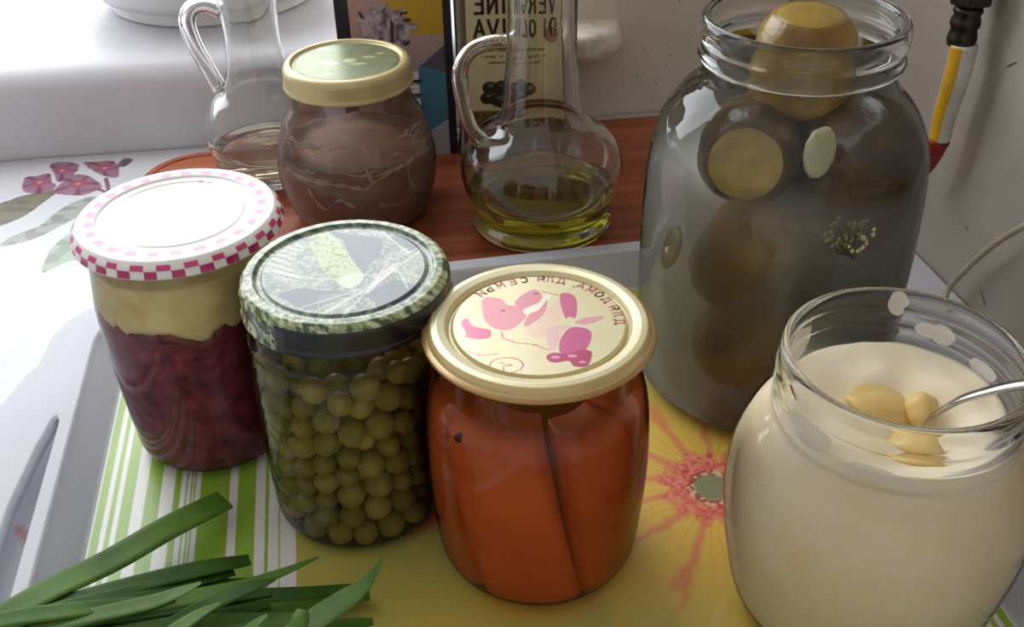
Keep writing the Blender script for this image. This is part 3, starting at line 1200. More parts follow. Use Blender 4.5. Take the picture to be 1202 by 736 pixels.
br = cloudy('pea_brine', srgb(120, 112, 60), 0.10, 0.1, (0.92, 0.90, 0.76))
bo = lathe('pea_brine', [(0, 0.0030), (0.034, 0.0030)] + fit(pprof, 0.006, 0.1005, 0.0005, 14) + [(0.03, 0.1005), (0, 0.1005)], br, None, 64, None, (PX, PY, 0))
tag(bo, 'murky olive brine around the peas in the jar', 'brine')

# --- orange pepper jar -------------------------------------------------------
OX, OY = 0.0095, 0.3350
oj = thing('glass_jar', (OX, OY, 0.0), 'glass jar full of orange pepper with the gold lid printed in pink', 'jar')
oprof = smooth_prof([(0.0, 0.0014), (0.033, 0.0014), (0.0395, 0.0030), (0.0435, 0.0085), (0.0452, 0.020), (0.0470, 0.044), (0.0472, 0.066), (0.0462, 0.082), (0.0445, 0.092), (0.0415, 0.099), (0.0408, 0.103), (0.0408, 0.115)], 6)
jar_glass(oprof, M['glass'], oj)

OP = {
    'belly': [(-4.5, -3.0), (4.0, 10.5), (10.4, 18.1), (10.3, 3.9), (5.0, -0.9), (2.5, -8.1), (-2.4, -6.7)],
    'head': [(-21.8, 18.1), (-19.9, 20.9), (-14.3, 19.8), (-11.4, 15.0), (-8.4, 14.2), (-5.5, 11.5), (-3.3, 11.4), (-4.2, 5.7), (-8.0, -0.4), (-11.6, -2.7), (-16.6, -1.3), (-20.6, 5.1), (-21.4, 12.8)],
    'mitt': [(-29.7, 4.1), (-27.2, 5.9), (-25.6, 1.5), (-22.7, -0.5), (-18.1, -2.5), (-18.4, -7.3), (-23.0, -8.4), (-28.0, -6.4), (-27.4, -4.4), (-29.2, 0.4)],
    'snout': [(-8.4, 16.2), (-4.5, 22.8), (0.2, 26.0), (2.7, 22.5), (2.1, 17.1), (-1.7, 14.0), (-5.5, 11.5)],
    'white': [(-4.8, 11.5), (1.3, 15.8), (5.3, 22.4), (5.9, 18.3), (1.1, 10.6), (-3.4, 7.6)],
    'stripe': [(-5.1, -0.5), (-2.7, 8.2), (1.1, 10.6), (5.1, 18.3), (3.2, 8.0), (-1.4, 1.8)],
    'sleeve': [(10.6, 22.2), (15.1, 22.0), (17.0, 16.6), (15.8, 4.9), (13.3, 5.7), (11.8, 4.5), (10.4, 12.9)],
    'leaf': [(15.2, 1.2), (18.3, 4.2), (26.8, 5.8), (24.6, 2.1), (19.4, -0.2)],
    'arc': [(3.3, -5.7), (5.7, -0.9), (10.8, 0.1), (13.6, -1.2), (9.8, -4.8), (7.0, -15.4), (4.3, -15.3)],
    'body': [(10.4, -6.0), (13.5, -1.9), (17.8, -2.0), (21.1, -5.2), (20.2, -12.4), (16.5, -19.2), (12.3, -20.2), (8.3, -17.7), (8.7, -10.7)],
    'paw': [(3.3, -19.9), (6.2, -18.2), (11.7, -19.0), (16.0, -16.9), (20.1, -17.6), (20.1, -21.6), (18.0, -27.1), (13.2, -27.0), (11.4, -23.6), (5.9, -24.5), (3.6, -22.7)],
}
OCOL = {'belly': (236, 208, 186), 'head': (222, 150, 160), 'mitt': (212, 110, 140), 'snout': (218, 142, 158), 'white': (244, 236, 216), 'stripe': (222, 150, 160), 'sleeve': (208, 112, 146), 'leaf': (226, 170, 176), 'arc': (232, 196, 190), 'body': (206, 104, 148), 'paw': (188, 80, 118)}
OL = [[(-14.7, -23.7), (-9.9, -25.6), (-13.3, -26.0), (-13.0, -29.3)], [(-27.5, -15.9), (-21.6, -19.0), (-15.3, -18.0)], [(-1.9, -12.7), (4.2, -16.4)], [(-13.8, -3.9), (-13.1, -8.1), (-8.2, -11.3), (0.2, -12.8)], [(3.0, 24.5), (7.6, 22.3), (10.5, 20.8)]]


def gold_lid_color(x, y, r, z, a):
    C = np.zeros(x.shape + (3,))
    C[...] = (232, 224, 184)
    paint(C, np.clip((fbm(x, y, 0.1) - 0.4) * 1.5, 0, 0.5), (226, 214, 166))
    X, Y = x + 1.0, y + 2.0
    for k in OP:
        paint(C, inpoly(X, Y, round_poly(OP[k], 4)), OCOL[k])
    for (ex, ey) in ((-13.0, 11.0), (0.6, 22.8)):
        paint(C, np.hypot(X - ex, (Y - ey) * 1.8) < 1.0, (120, 64, 76))
    for (ex, ey, s) in ((6.5, -21.0, 1.5), (13, -20.5, 1.6), (16.4, -24.5, 1.2)):
        paint(C, np.hypot((X - ex) * 0.7, (Y - ey) * 1.3) < s * 0.8, (232, 160, 190))
    for L_ in OL:
        paint(C, dist_line(X, Y, L_) < 0.28, (206, 120, 130))
    d = np.abs(np.hypot((X + 12.0) / 6.2, (Y + 25.4) / 4.7) - 1) * 5
    paint(C, d < 0.30, (200, 112, 124))
    paint(C, (r > 33.8) & (r < 36.2), (196, 180, 128))
    paint(C, (r > 42.6), (206, 182, 126))
    paint(C, (r > 45.2), (176, 138, 78))
    return C


M['gold_lid'] = printed('gold_lacquer_lid', 0.34, metal=0.25, coat=0.45)
OLZ = 0.1205
ol = disc_print('lid', [(0, 0), (0.0340, 0), (0.0348, -0.0016), (0.0360, -0.0016), (0.0372, 0.0008), (0.0405, 0.0014), (0.0430, 0.0010), (0.0441, -0.0004), (0.0444, -0.0020), (0.0454, -0.0024), (0.0464, -0.0028), (0.0466, -0.0038), (0.0454, -0.0048), (0.0438, -0.0044)], 0.00035, 520, gold_lid_color, M['gold_lid'], oj, (0.001, 0.002, OLZ))
tag(ol, 'pale gold metal lid printed with a pink cartoon animal and mirrored lettering')
# mirrored lettering round the far side of the lid, read anticlockwise
LET = [('И', 136.5), ('Ь', 128.5), ('М', 118.5), ('Е', 108.5), ('С', 99.5), ('Я', 86.3), ('Л', 79.0), ('Д', 70.5), (',', 61.0), ('А', 54.5), ('М', 45.5), ('О', 37.0), ('Д', 28.0), ('Я', 16.5), ('Л', 8.0), ('Д', -1.5)]
parts = []
for ch, ang in LET:
    for st in GLYPH[ch]:
        q = []
        for (u, w_) in st:
            lx = -(u - 0.5) * 3.6                     # flipped glyph
            lr = 30.0 + w_ * 3.8
            aa = math.radians(ang) - lx / 31.5
            q.append((lr * math.cos(aa), lr * math.sin(aa)))
        v2, f2 = stroke_quads(q, 0.62)
        parts.append(([(p[0] / 1000 , p[1] / 1000, 0.0) for p in v2], f2))
v, f = merge(parts)
lt = mesh_obj('lettering', v, f, plain('pink_ink', srgb(216, 132, 132), 0.4, var=0.02), ol, False)
lt.location = (0.0, 0.0, 0.00015)

pep_m = plain('pepper_flesh', srgb(228, 122, 66), 0.42, scale=30, c2=srgb(208, 96, 46), sss=0.0, bump=0.08, bscale=60)
pieces = [(-0.90, 0.22), (0.26, 1.10), (1.16, 2.30), (2.36, 3.40), (3.46, 4.50), (4.56, 5.34)]
SK = 0.0040
lab = ['broad orange pepper slab at the front of the gold lidded jar', 'narrow orange pepper slab at the front right of the gold lidded jar', 'orange pepper slab at the right back inside the gold lidded jar', 'orange pepper slab at the far side inside the gold lidded jar', 'orange pepper slab at the left back inside the gold lidded jar', 'orange pepper slab at the front left of the gold lidded jar']
for i, (f0, f1) in enumerate(pieces):
    v, f = [], []
    nu, nv = 18, 22
    zs = np.linspace(0.0035, 0.094 if i % 2 == 0 else 0.091, nv)
    fitr = [q[0] for q in fit(oprof, 0.006, 0.096, 0.0014, nv)]
    for j, z in enumerate(zs):
        tz = (z - 0.0035) / 0.092
        endr = 1 - 0.20 * max(0, (tz - 0.93) / 0.07) ** 2 - 0.06 * max(0, (0.06 - tz) / 0.06) ** 2
        for k in range(nu):
            u = k / (nu - 1)
            edge = min(u, 1 - u) * (f1 - f0)
            dip = 1 - 0.30 * max(0, 1 - edge / 0.10) ** 2.5
            ang = -math.pi / 2 + f0 + u * (f1 - f0) + 0.48 * (0.6 - tz) * (1 if i < 1 or i > 4 else 0.6)
            R = fitr[j] * endr * dip * (1 - 0.006 * abs(mnoise.noise(Vector((u * 3 + i * 5, tz * 4, 1)))))
            v.append((R * math.cos(ang), R * math.sin(ang), z))
    o_ = len(v)
    for j, z in enumerate(zs):
        tz = (z - 0.0035) / 0.092
        for k in range(nu):
            u = k / (nu - 1)
            ang = -math.pi / 2 + f0 + u * (f1 - f0) + 0.48 * (0.6 - tz) * (1 if i < 1 or i > 4 else 0.6)
            R = 0.022
            v.append((R * math.cos(ang), R * math.sin(ang), z))
    for j in range(nv - 1):
        for k in range(nu - 1):
            a_ = j * nu + k
            f.append((a_, a_ + 1, a_ + nu + 1, a_ + nu))
            f.append((o_ + a_ + 1, o_ + a_, o_ + a_ + nu, o_ + a_ + nu + 1))
    for j in range(nv - 1):
        for k in (0, nu - 1):
            a_, b_ = j * nu + k, (j + 1) * nu + k
            q = (a_, b_, o_ + b_, o_ + a_)
            f.append(q if k == 0 else q[::-1])
    for k in range(nu - 1):
        for j in (0, nv - 1):
            a_, b_ = j * nu + k, j * nu + k + 1
            q = (a_, o_ + a_, o_ + b_, b_)
            f.append(q if j == 0 else q[::-1])
    o = mesh_obj('pepper_slab', v, f, pep_m, None, True, (OX, OY, 0))
    tag(o, lab[i], 'pepper', 'orange pepper slabs in the jar')
ju = cloudy('orange_juice', srgb(196, 80, 24), 0.12, 0.1, (0.97, 0.84, 0.68))
o = lathe('pepper_juice', [(0, 0.0026), (0.036, 0.0026)] + fit(oprof, 0.006, 0.096, 0.0006, 14) + [(0.03, 0.0962), (0, 0.0962)], ju, None, 64, None, (OX, OY, 0))
tag(o, 'clear orange juice around the pepper slabs in the gold lidded jar', 'juice')
me = ico(2)
me.name = 'peppercorn'
me.materials.append(plain('black_pepper', srgb(26, 18, 16), 0.6, scale=2, bump=0.6, bscale=3))
pc = bpy.data.objects.new('peppercorn', me)
link(pc)
pc.location = (OX - 0.0300, OY - 0.0290, 0.0885)
pc.scale = (0.0032, 0.0024, 0.0022)
tag(pc, 'black peppercorn floating at the top left inside the orange pepper jar', 'peppercorn')

# --- big pickle jar ----------------------------------------------------------
KX, KY = 0.1350, 0.4600
kj = thing('glass_jar', (KX, KY, 0.0), 'largest open glass jar, full of pickled cucumbers in cloudy brine', 'jar')
kprof = smooth_prof([(0.0, 0.0030), (0.045, 0.0025), (0.058, 0.0025), (0.0635, 0.0060), (0.0668, 0.014), (0.0674, 0.035), (0.0680, 0.070), (0.0676, 0.105), (0.0666, 0.126), (0.0645, 0.140), (0.0602, 0.152), (0.0535, 0.162), (0.0470, 0.1685), (0.0445, 0.174), (0.0442, 0.182)], 7)
jar_glass(kprof, M['glass_green'], kj, segs=96)
rimp = [(0.0455, 0.1805), (0.0478, 0.1800), (0.0492, 0.1825), (0.0480, 0.1855), (0.0474, 0.1880), (0.0486, 0.1905), (0.0490, 0.1945), (0.0484, 0.1985), (0.0470, 0.2005), (0.0448, 0.2000), (0.0438, 0.1970), (0.0436, 0.1900), (0.0440, 0.1840), (0.0455, 0.1805)]
rimp = [(r * 0.955, z) for r, z in rimp]
v, f = lathe_data(smooth_prof(rimp, 3)[:-1], 96)
nn = len(v) // 96
f += [((nn - 1) * 96 + k, (nn - 1) * 96 + (k + 1) % 96, (k + 1) % 96, k) for k in range(96)]
mesh_obj('rim', v, f, M['rim_glass'], kj)

pk_skin = plain('pickle_skin', srgb(98, 72, 20), 0.30, scale=50, c2=srgb(46, 31, 8), bump=0.5, bscale=160, spec=0.6)
pk_dark = plain('dark_pickle_skin', srgb(88, 60, 16), 0.28, scale=40, c2=srgb(34, 22, 6), bump=0.5, bscale=160, spec=0.6)
pk_yel = plain('yellow_pickle_skin', srgb(168, 134, 46), 0.30, scale=30, c2=srgb(108, 78, 18), bump=0.4, bscale=150, spec=0.6)
pk_cut = plain('pickle_flesh', srgb(168, 140, 60), 0.28, scale=90, c2=srgb(140, 112, 42), spec=0.6)


def cucumber(c0, c1, r0, r1, skin, label, cut0=False, cut1=False):
    """pickled cucumber from c0 to c1, with a flat slice at a cut end"""
    c0, c1 = Vector(c0), Vector(c1)
    d = c1 - c0
    Lg = d.length
    root = thing('pickled_cucumber', c0, label, 'pickle', group='pickled cucumbers in the large jar')
    root.rotation_mode = 'QUATERNION'
    root.rotation_quaternion = d.to_track_quat('Z', 'Y')
    prof = []
    n = 26
    for k in range(n + 1):
        t = k / n
        r = (r0 + (r1 - r0) * t) * (1 + 0.08 * math.sin(math.pi * t))
        e0 = 1.0 if cut0 else min(1, math.sqrt(max(0, 1 - (1 - min(1, t / 0.28)) ** 2)))
        e1 = 1.0 if cut1 else min(1, math.sqrt(max(0, 1 - (1 - min(1, (1 - t) / 0.28)) ** 2)))
        if cut1 and t > 0.80:
            e1 = 1 - 0.22 * ((t - 0.80) / 0.20) ** 1.6
        if cut0 and t < 0.15:
            e0 = 1 - 0.18 * ((0.15 - t) / 0.15) ** 1.6
        prof.append((max(0.0, r * e0 * e1), t * Lg))
    if cut0:
        prof = [(0, 0.0)] + prof
    if cut1:
        prof = prof + [(0, Lg)]

    def bumpy(r, z, a):
        x, y = math.cos(a), math.sin(a)
        return r * (1 + 0.05 * mnoise.noise(Vector((x * 2.2, y * 2.2, z * 60))) + 0.012 * math.cos(a * 9)), z
    lathe('skin', prof, skin, root, 40, bumpy, auto=60)
    if cut1:
        rr = prof[-2][0] * 0.97
        lathe('cut_end', [(0, Lg + 0.0010), (rr * 0.6, Lg + 0.0009), (rr * 0.93, Lg + 0.0002), (rr * 0.99, Lg - 0.0006)], pk_cut, root, 40, bumpy)
    if cut0:
        rr = prof[1][0] * 0.97
        lathe('cut_end', [(0, -0.0008), (rr * 0.6, -0.0007), (rr * 0.96, 0.0002)], pk_cut, root, 40)
    return root


cucumber((KX + 0.004, KY + 0.008, 0.150), (KX + 0.003, KY + 0.004, 0.1990), 0.0240, 0.0205, pk_yel, 'pickled cucumber with a cut top standing in the mouth of the large jar', cut1=True)
cucumber((KX - 0.008, KY + 0.030, 0.132), (KX - 0.027, KY - 0.031, 0.142), 0.020, 0.0235, pk_skin, 'pickled cucumber showing its round cut end at the left of the large jar', cut1=True)
cucumber((KX + 0.028, KY - 0.004, 0.084), (KX + 0.030, KY - 0.012, 0.164), 0.028, 0.030, pk_dark, 'thick dark pickled cucumber upright on the right of the large jar')
cucumber((KX - 0.030, KY - 0.012, 0.060), (KX - 0.012, KY - 0.034, 0.118), 0.020, 0.022, pk_yel, 'yellow pickled cucumber half lost in brine below the cut one')
cucumber((KX - 0.034, KY - 0.020, 0.020), (KX + 0.006, KY - 0.030, 0.062), 0.021, 0.023, pk_yel, 'yellowish pickled cucumber low in the cloudy brine of the large jar')
cucumber((KX + 0.024, KY - 0.026, 0.008), (KX + 0.034, KY - 0.024, 0.078), 0.027, 0.024, pk_dark, 'dark pickled cucumber at the bottom right of the large jar')
cucumber((KX + 0.000, KY + 0.034, 0.010), (KX + 0.010, KY + 0.036, 0.110), 0.025, 0.026, pk_skin, 'olive pickled cucumber standing at the back of the large jar')
# cabbage or onion slices and the dill head
pale = plain('pale_slice', srgb(206, 200, 160), 0.3, scale=60, c2=srgb(184, 178, 136), spec=0.6)


def slice_(loc, rot, sx, sy, sz, label, name='onion_slice'):
    me = ico(2)
    me.name = name
    me.materials.append(pale)
    o = bpy.data.objects.new(name, me)
    link(o)
    o.location, o.rotation_euler, o.scale = loc, rot, (sx, sy, sz)
    return tag(o, label, 'vegetable')


slice_((KX + 0.002, KY - 0.044, 0.1535), (-0.6, 0.6, 0.1), 0.0085, 0.0028, 0.0125, 'pale translucent slice lying on the pickles under the neck of the large jar')
slice_((KX - 0.0575, KY - 0.030, 0.098), (0.0, 0.3, -1.0), 0.0055, 0.0030, 0.0145, 'pale clove pressed against the left glass of the large jar', 'garlic_clove')
dillm = plain('dill_seed', srgb(206, 194, 150), 0.6)
dl = thing('dill_head', (KX + 0.015, KY - 0.0625, 0.1225), 'dill seed head floating at the front of the large jar', 'dill')
parts, parts2 = [], []
for k in range(46):
    a, rr = random.uniform(0, 6.28), 0.011 * math.sqrt(random.random())
    px, py, pz = rr * math.cos(a), rr * math.sin(a) * 0.35, 0.007 * math.sin(a) * rr / 0.011 + random.uniform(-0.001, 0.001)
    e = random.uniform(0.0008, 0.0013)
    parts.append(([(px + e * x, py + e * y, pz + e * z) for x, y, z in ((1, 0, 0), (-1, 0, 0), (0, 1, 0), (0, -1, 0), (0, 0, 1.4), (0, 0, -1.4))], [(0, 2, 4), (2, 1, 4), (1, 3, 4), (3, 0, 4), (2, 0, 5), (1, 2, 5), (3, 1, 5), (0, 3, 5)]))
    if k % 3 == 0:
        parts2.append(tube_data([(0.004, 0.004, -0.014), (px * 0.6, py, pz - 0.004), (px, py, pz)], [0.00035] * 3, 5))
sd = mesh_obj('seeds', *merge(parts), dillm, dl, False)
tag(sd, kind='stuff')
sk_ = mesh_obj('stalks', *merge(parts2), plain('dill_stalk', srgb(92, 92, 50), 0.6), dl)
tag(sk_, kind='stuff')
brine = murky('cloudy_brine', (0.985, 0.985, 0.93), 36.0, (0.62, 0.54, 0.36), 6.0)
bp = [(0, 0.0045), (0.052, 0.0045)] + fit(kprof, 0.008, 0.1290, 0.0009, 22) + [(0.03, 0.1290), (0, 0.1290)]
o = lathe('cloudy_brine', bp, brine, None, 72, None, (KX, KY, 0))
tag(o, 'cloudy grey green brine filling the large pickle jar to its shoulder', 'brine')

# --- sour cream jar ----------------------------------------------------------
MX, MY = 0.1420, 0.2995
mj = thing('glass_jar', (MX, MY, 0.0), 'open wide bellied glass jar of white cream with a spoon in it', 'jar')
mprof = smooth_prof([(0.0, 0.0014), (0.034, 0.0014), (0.0445, 0.0035), (0.0505, 0.0110), (0.0545, 0.028), (0.0578, 0.050), (0.0584, 0.064), (0.0570, 0.078), (0.0528, 0.0905), (0.0482, 0.0975), (0.0452, 0.1015), (0.0446, 0.104)], 7)
jar_glass(mprof, M['cream_jar_glass'], mj, segs=96)
neck = [(0.0440, 0.1010), (0.0448, 0.1030), (0.0444, 0.1055), (0.0440, 0.1085), (0.0444, 0.1100), (0.0450, 0.1112), (0.0443, 0.1126), (0.0440, 0.1160), (0.0446, 0.1178), (0.0451, 0.1190), (0.0444, 0.1206), (0.0440, 0.1245), (0.0441, 0.1280), (0.0435, 0.1300), (0.0424, 0.1306), (0.0414, 0.1298), (0.0411, 0.1270), (0.0411, 0.1150), (0.0412, 0.1040), (0.0420, 0.1005), (0.0440, 0.1010)]
v, f = lathe_data(neck[:-1], 96)
nn = len(v) // 96
f += [((nn - 1) * 96 + k, (nn - 1) * 96 + (k + 1) % 96, (k + 1) % 96, k) for k in range(96)]
o = mesh_obj('threaded_neck', v, f, M['neck_glass'], mj)

cream = plain('sour_cream', srgb(253, 241, 216), 0.42, scale=30, c2=srgb(247, 229, 192), bump=0.15, bscale=70, sss=0.3)
cream_y = plain('cream_lump', srgb(232, 204, 138), 0.4, scale=80, c2=srgb(222, 186, 110), sss=0.2)
cb = [(0, 0.0030), (0.036, 0.0030)] + fit(mprof, 0.006, 0.100, 0.0011, 24) + [(0.0402, 0.1035)]


def cream_top(r, z, a):
    return r, z


rows = [(r, 0.0) for r in np.linspace(0.0398, 0.0, 22)]
v, f = lathe_data(cb, 96)
base_n = len(cb)
n0 = len(v)
segs = 96
rings = []
last = list(range(n0 - segs, n0))
for i, r in enumerate(np.linspace(0.0395, 0.002, 22)):
    row = []
    for k in range(segs):
        a = 2 * math.pi * k / segs
        x, y = r * math.cos(a), r * math.sin(a)
        t = r / 0.0395
        h = 0.1075 - 0.010 * math.exp(-((x - 0.004) ** 2 + (y + 0.012) ** 2) / (2 * 0.014 ** 2)) - 0.0030 * (1 - t)
        h += 0.0022 * mnoise.noise(Vector((x * 70, y * 70, 2))) + 0.0018 * math.sin(a * 2 + r * 260)* t * (1 - t) * 2
        h = h if t < 0.97 else 0.1065 + 0.001 * math.sin(3 * a)
        row.append(len(v))
        v.append((x, y, h))
    for k in range(segs):
        k2 = (k + 1) % segs
        f.append((last[k], last[k2], row[k2], row[k]))
    last = row
f.append(tuple(last))
o = mesh_obj('sour_cream', v, f, cream, None, True, (MX, MY, 0))
tag(o, 'thick white cream filling the open wide bellied jar', 'cream')
for k, (dx, dy, dz, s) in enumerate(((-0.003, 0.004, 0.1025, (0.013, 0.009, 0.0045)), (0.0105, 0.0005, 0.1020, (0.0078, 0.0065, 0.0070)), (0.002, -0.020, 0.1005, (0.010, 0.006, 0.004)))):
    me = ico(3)
    me.name = 'cream_lump'
    for vv in me.vertices:
        vv.co = vv.co * (1 + 0.22 * mnoise.noise(Vector(vv.co) * 1.5 + Vector((k * 4, 0, 0))))
    me.materials.append(cream_y)
    o = bpy.data.objects.new('cream_lump', me)
    link(o)
    o.location = (MX + dx, MY + dy, dz)
    o.scale = s
    o.rotation_euler = (0.1, 0.2, k * 1.3)
    tag(o, ['flat yellowish butter lump left of the spoon in the cream jar', 'deeper yellow butter lump right beside the spoon handle', 'pale butter lump nearest the front of the cream jar'][k], 'cream')
# smears of cream left on the inside of the neck
smm = cloudy('cream_smear', srgb(250, 246, 238), 0.6, 0.4)
parts = []
for (a0, a1, z0, z1, sd_) in ((2.20, 2.68, 0.107, 0.1225, 1), (1.22, 1.42, 0.1195, 0.130, 2), (0.72, 1.08, 0.110, 0.1190, 3), (3.35, 3.85, 0.104, 0.116, 4), (3.95, 4.55, 0.103, 0.109, 5), (0.2, 0.55, 0.106, 0.113, 6)):
    vv, ff = [], []
    cx, cz = (a0 + a1) / 2, (z0 + z1) / 2
    n = 20
    vv.append((0.04085 * math.cos(cx), 0.04085 * math.sin(cx), cz))
    for k in range(n):
        t = 2 * math.pi * k / n
        q = 1 + 0.35 * mnoise.noise(Vector((math.cos(t) * 1.6, math.sin(t) * 1.6, sd_ * 3)))
        a = cx + (a1 - a0) / 2 * math.cos(t) * q
        vv.append((0.04085 * math.cos(a), 0.04085 * math.sin(a), cz + (z1 - z0) / 2 * math.sin(t) * q))
    ff = [(0, 1 + k, 1 + (k + 1) % n) for k in range(n)]
    parts.append((vv, ff))
o = mesh_obj('cream_smears', *merge(parts), smm, mj)
tag(o, 'white smears of cream inside the neck', kind='stuff')

# spoon: bowl sunk in the cream, handle leaning on the rim to the right
sp = thing('spoon', (MX + 0.010, MY - 0.011, 0.097), 'steel spoon standing in the cream with its handle over the right rim', 'spoon')
steel = plain('spoon_steel', srgb(186, 184, 182), 0.22, metal=1.0, var=0.03)
hp = catmull([(-0.004, 0.008, -0.004), (0.0012, 0.0043, 0.007), (0.0050, 0.0005, 0.0165), (0.0095, -0.0040, 0.0245), (0.0205, -0.0140, 0.0372), (0.034, -0.0240, 0.0440), (0.060, -0.043, 0.0540)], 7)
nh = len(hp)
hr = [0.0021 + 0.0014 * (i / nh) ** 1.5 for i in range(nh)]
tube('handle', hp, hr, steel, sp, 12, 0.5)
v, f = [], []
nu, nv = 16, 9
for s_ in (0, 1):
    for j in range(nv):
        for k in range(nu):
            a = 2 * math.pi * k / nu
            q = (j + 0.001) / (nv - 1)
            x, y = 0.017 * q * math.cos(a), 0.0115 * q * math.sin(a)
            z = -0.0065 * (1 - q * q) - 0.0008 * s_
            v.append((-0.016 + x, 0.012 + y, z - 0.004))
    off = s_ * nu * nv
    for j in range(nv - 1):
        for k in range(nu):
            k2 = (k + 1) % nu
            q = (off + j * nu + k, off + j * nu + k2, off + (j + 1) * nu + k2, off + (j + 1) * nu + k)
            f.append(q if s_ == 0 else q[::-1])
for k in range(nu):
    k2 = (k + 1) % nu
    a_, b_ = (nv - 1) * nu + k, (nv - 1) * nu + k2
    f.append((a_, b_, b_ + nu * nv, a_ + nu * nv))
bw = mesh_obj('bowl', v, f, steel, sp)

# --- back jar with brown paste ------------------------------------------------
BZ = 0.008
BX, BY = -0.1020, 0.6400
bj = thing('glass_jar', (BX, BY, BZ), 'smeared glass jar with a gold rimmed green lid and brown paste, on the wooden board', 'jar')
bprof = smooth_prof([(0.0, 0.0014), (0.034, 0.0014), (0.0420, 0.0030), (0.0465, 0.0090), (0.0505, 0.020), (0.0530, 0.034), (0.0528, 0.046), (0.0500, 0.058), (0.0465, 0.070), (0.0415, 0.080), (0.0390, 0.087), (0.0385, 0.101)], 6)
jar_glass(bprof, thin_glass('smeared_jar_glass', film=srgb(176, 156, 148), film_amt=0.22, film_scale=38), bj)


def back_lid_color(x, y, r, z, a):
    C = np.zeros(x.shape + (3,))
    C[...] = (138, 146, 112)
    paint(C, np.clip((fbm(x, y, 0.13) - 0.4) * 2, 0, 0.6), (116, 126, 96))
    for (cx, cy, sx, sy) in ((-10, -4, 5, 3.2), (2, 0, 4.2, 3.6), (14, 6, 4, 2), (8, -6, 6, 2), (20, 12, 3, 1.6)):
        paint(C, np.hypot((x - cx) / sx, (y - cy) / sy) < 1 + 0.3 * (vnoise(x, y, 0.5) - 0.5), (190, 196, 160))
    paint(C, r > 33.5, (204, 188, 142))
    return C


M['back_lid'] = printed('gold_rimmed_lid', 0.36, metal=0.4, coat=0.05, spec=0.3)
bl = disc_print('lid', [(0, 0), (0.0325, 0), (0.0335, -0.0008), (0.0345, -0.0008), (0.036, 0.0012), (0.0385, 0.0010), (0.0402, -0.0006), (0.0410, -0.003), (0.0412, -0.0115), (0.0419, -0.0125), (0.0417, -0.0142), (0.0405, -0.0142)], 0.0008, 200, back_lid_color, M['back_lid'], bj, (0.0, 0.0, 0.1085))
tag(bl, 'pale green lid with a gold rim')
paste = plain('brown_paste', srgb(160, 104, 72), 0.60, scale=55, c2=srgb(126, 76, 50), bump=0.25, bscale=80)
pz = ragged(0.053, 0.004, 1.4, 11)


def paste_w(r, z, a):
    k = max(0.0, min(1.0, (r - 0.040) / 0.006))
    top = 0.052 + (pz(a) - 0.052) * k
    return r, z if z < 0.02 else 0.02 + (z - 0.02) / 0.033 * (top - 0.02)


o = lathe('brown_paste', [(0, 0.003), (0.036, 0.003)] + fit(bprof, 0.006, 0.053, 0.0016, 14) + [(0.046, 0.0524), (0.044, 0.0520), (0.042, 0.0518), (0.039, 0.0517), (0.03, 0.0515), (0.02, 0.0508), (0.01, 0.0505), (0, 0.0505)], paste, None, 80, paste_w, (BX, BY, BZ))
tag(o, 'smooth brown paste in the lower half of the smeared jar on the board', 'paste')
# streaks of paste dried on the glass above the level
parts = []
rw = fit(bprof, 0.012, 0.076, 0.0009, 40)
rz_ = [q[1] for q in rw]; rr_ = [q[0] for q in rw]
for k in range(26):
    a0 = random.uniform(-2.6, 0.3)
    z0 = random.uniform(0.050, 0.071)
    Ls = random.uniform(0.15, 0.5)
    ww = random.uniform(0.0006, 0.0015)
    vv, ff = [], []
    for i in range(9):
        t = i / 8
        a = a0 + Ls * t
        z = z0 - 0.004 * t * (1 if k % 2 else -0.3) + 0.0008 * math.sin(7 * t + k)
        w_ = ww * math.sin(math.pi * (0.08 + 0.84 * t)) * (1 + 0.4 * math.sin(9 * t + k))
        for s_ in (-1, 1):
            r = float(np.interp(z + s_ * w_, rz_, rr_))
            vv.append((r * math.cos(a), r * math.sin(a), z + s_ * w_))
    ff = [(2 * i, 2 * i + 2, 2 * i + 3, 2 * i + 1) for i in range(8)]
    parts.append((vv, ff))
o = mesh_obj('paste_streaks', *merge(parts), plain('dried_paste', srgb(200, 178, 168), 0.6), bj)
tag(o, 'streaks of dried paste', kind='stuff')
parts = []
for (a0, pts) in ((-1.32, [(0, 0.070), (0.06, 0.062), (0.0, 0.054), (0.05, 0.047), (-0.04, 0.043), (-0.3, 0.046), (-0.7, 0.047), (-1.2, 0.049)]), (-1.30, [(0, 0.0455), (0.3, 0.051), (0.6, 0.053), (0.9, 0.056), (1.2, 0.060)]), (-0.75, [(0, 0.052), (-0.02, 0.042), (0.05, 0.034), (-0.04, 0.026)]), (-0.35, [(0, 0.055), (0.06, 0.044), (0.0, 0.034)]), (-2.1, [(0, 0.041), (0.2, 0.028), (0.4, 0.036), (0.6, 0.030)]), (-1.2, [(0, 0.030), (0.3, 0.027), (0.55, 0.033)])):
    pth = catmull([(a0 + p[0], p[1], 0) for p in pts], 6)
    vv = []
    for i, p in enumerate(pth):
        w_ = 0.0013 * (1 + 0.6 * math.sin(i * 1.7))
        for s_ in (-1, 1):
            z = p[1] + s_ * w_ * 0.8
            r = float(np.interp(z, rz_, rr_)) + 0.0003
            a = p[0] + s_ * w_ * 12 * 0.8
            vv.append((r * math.cos(a), r * math.sin(a), z))
    parts.append((vv, [(2 * i, 2 * i + 2, 2 * i + 3, 2 * i + 1) for i in range(len(pth) - 1)]))
o = mesh_obj('paste_smears', *merge(parts), plain('pale_paste_smear', srgb(214, 180, 158), 0.5), bj)
tag(o, 'pale curling smears of paste', kind='stuff')

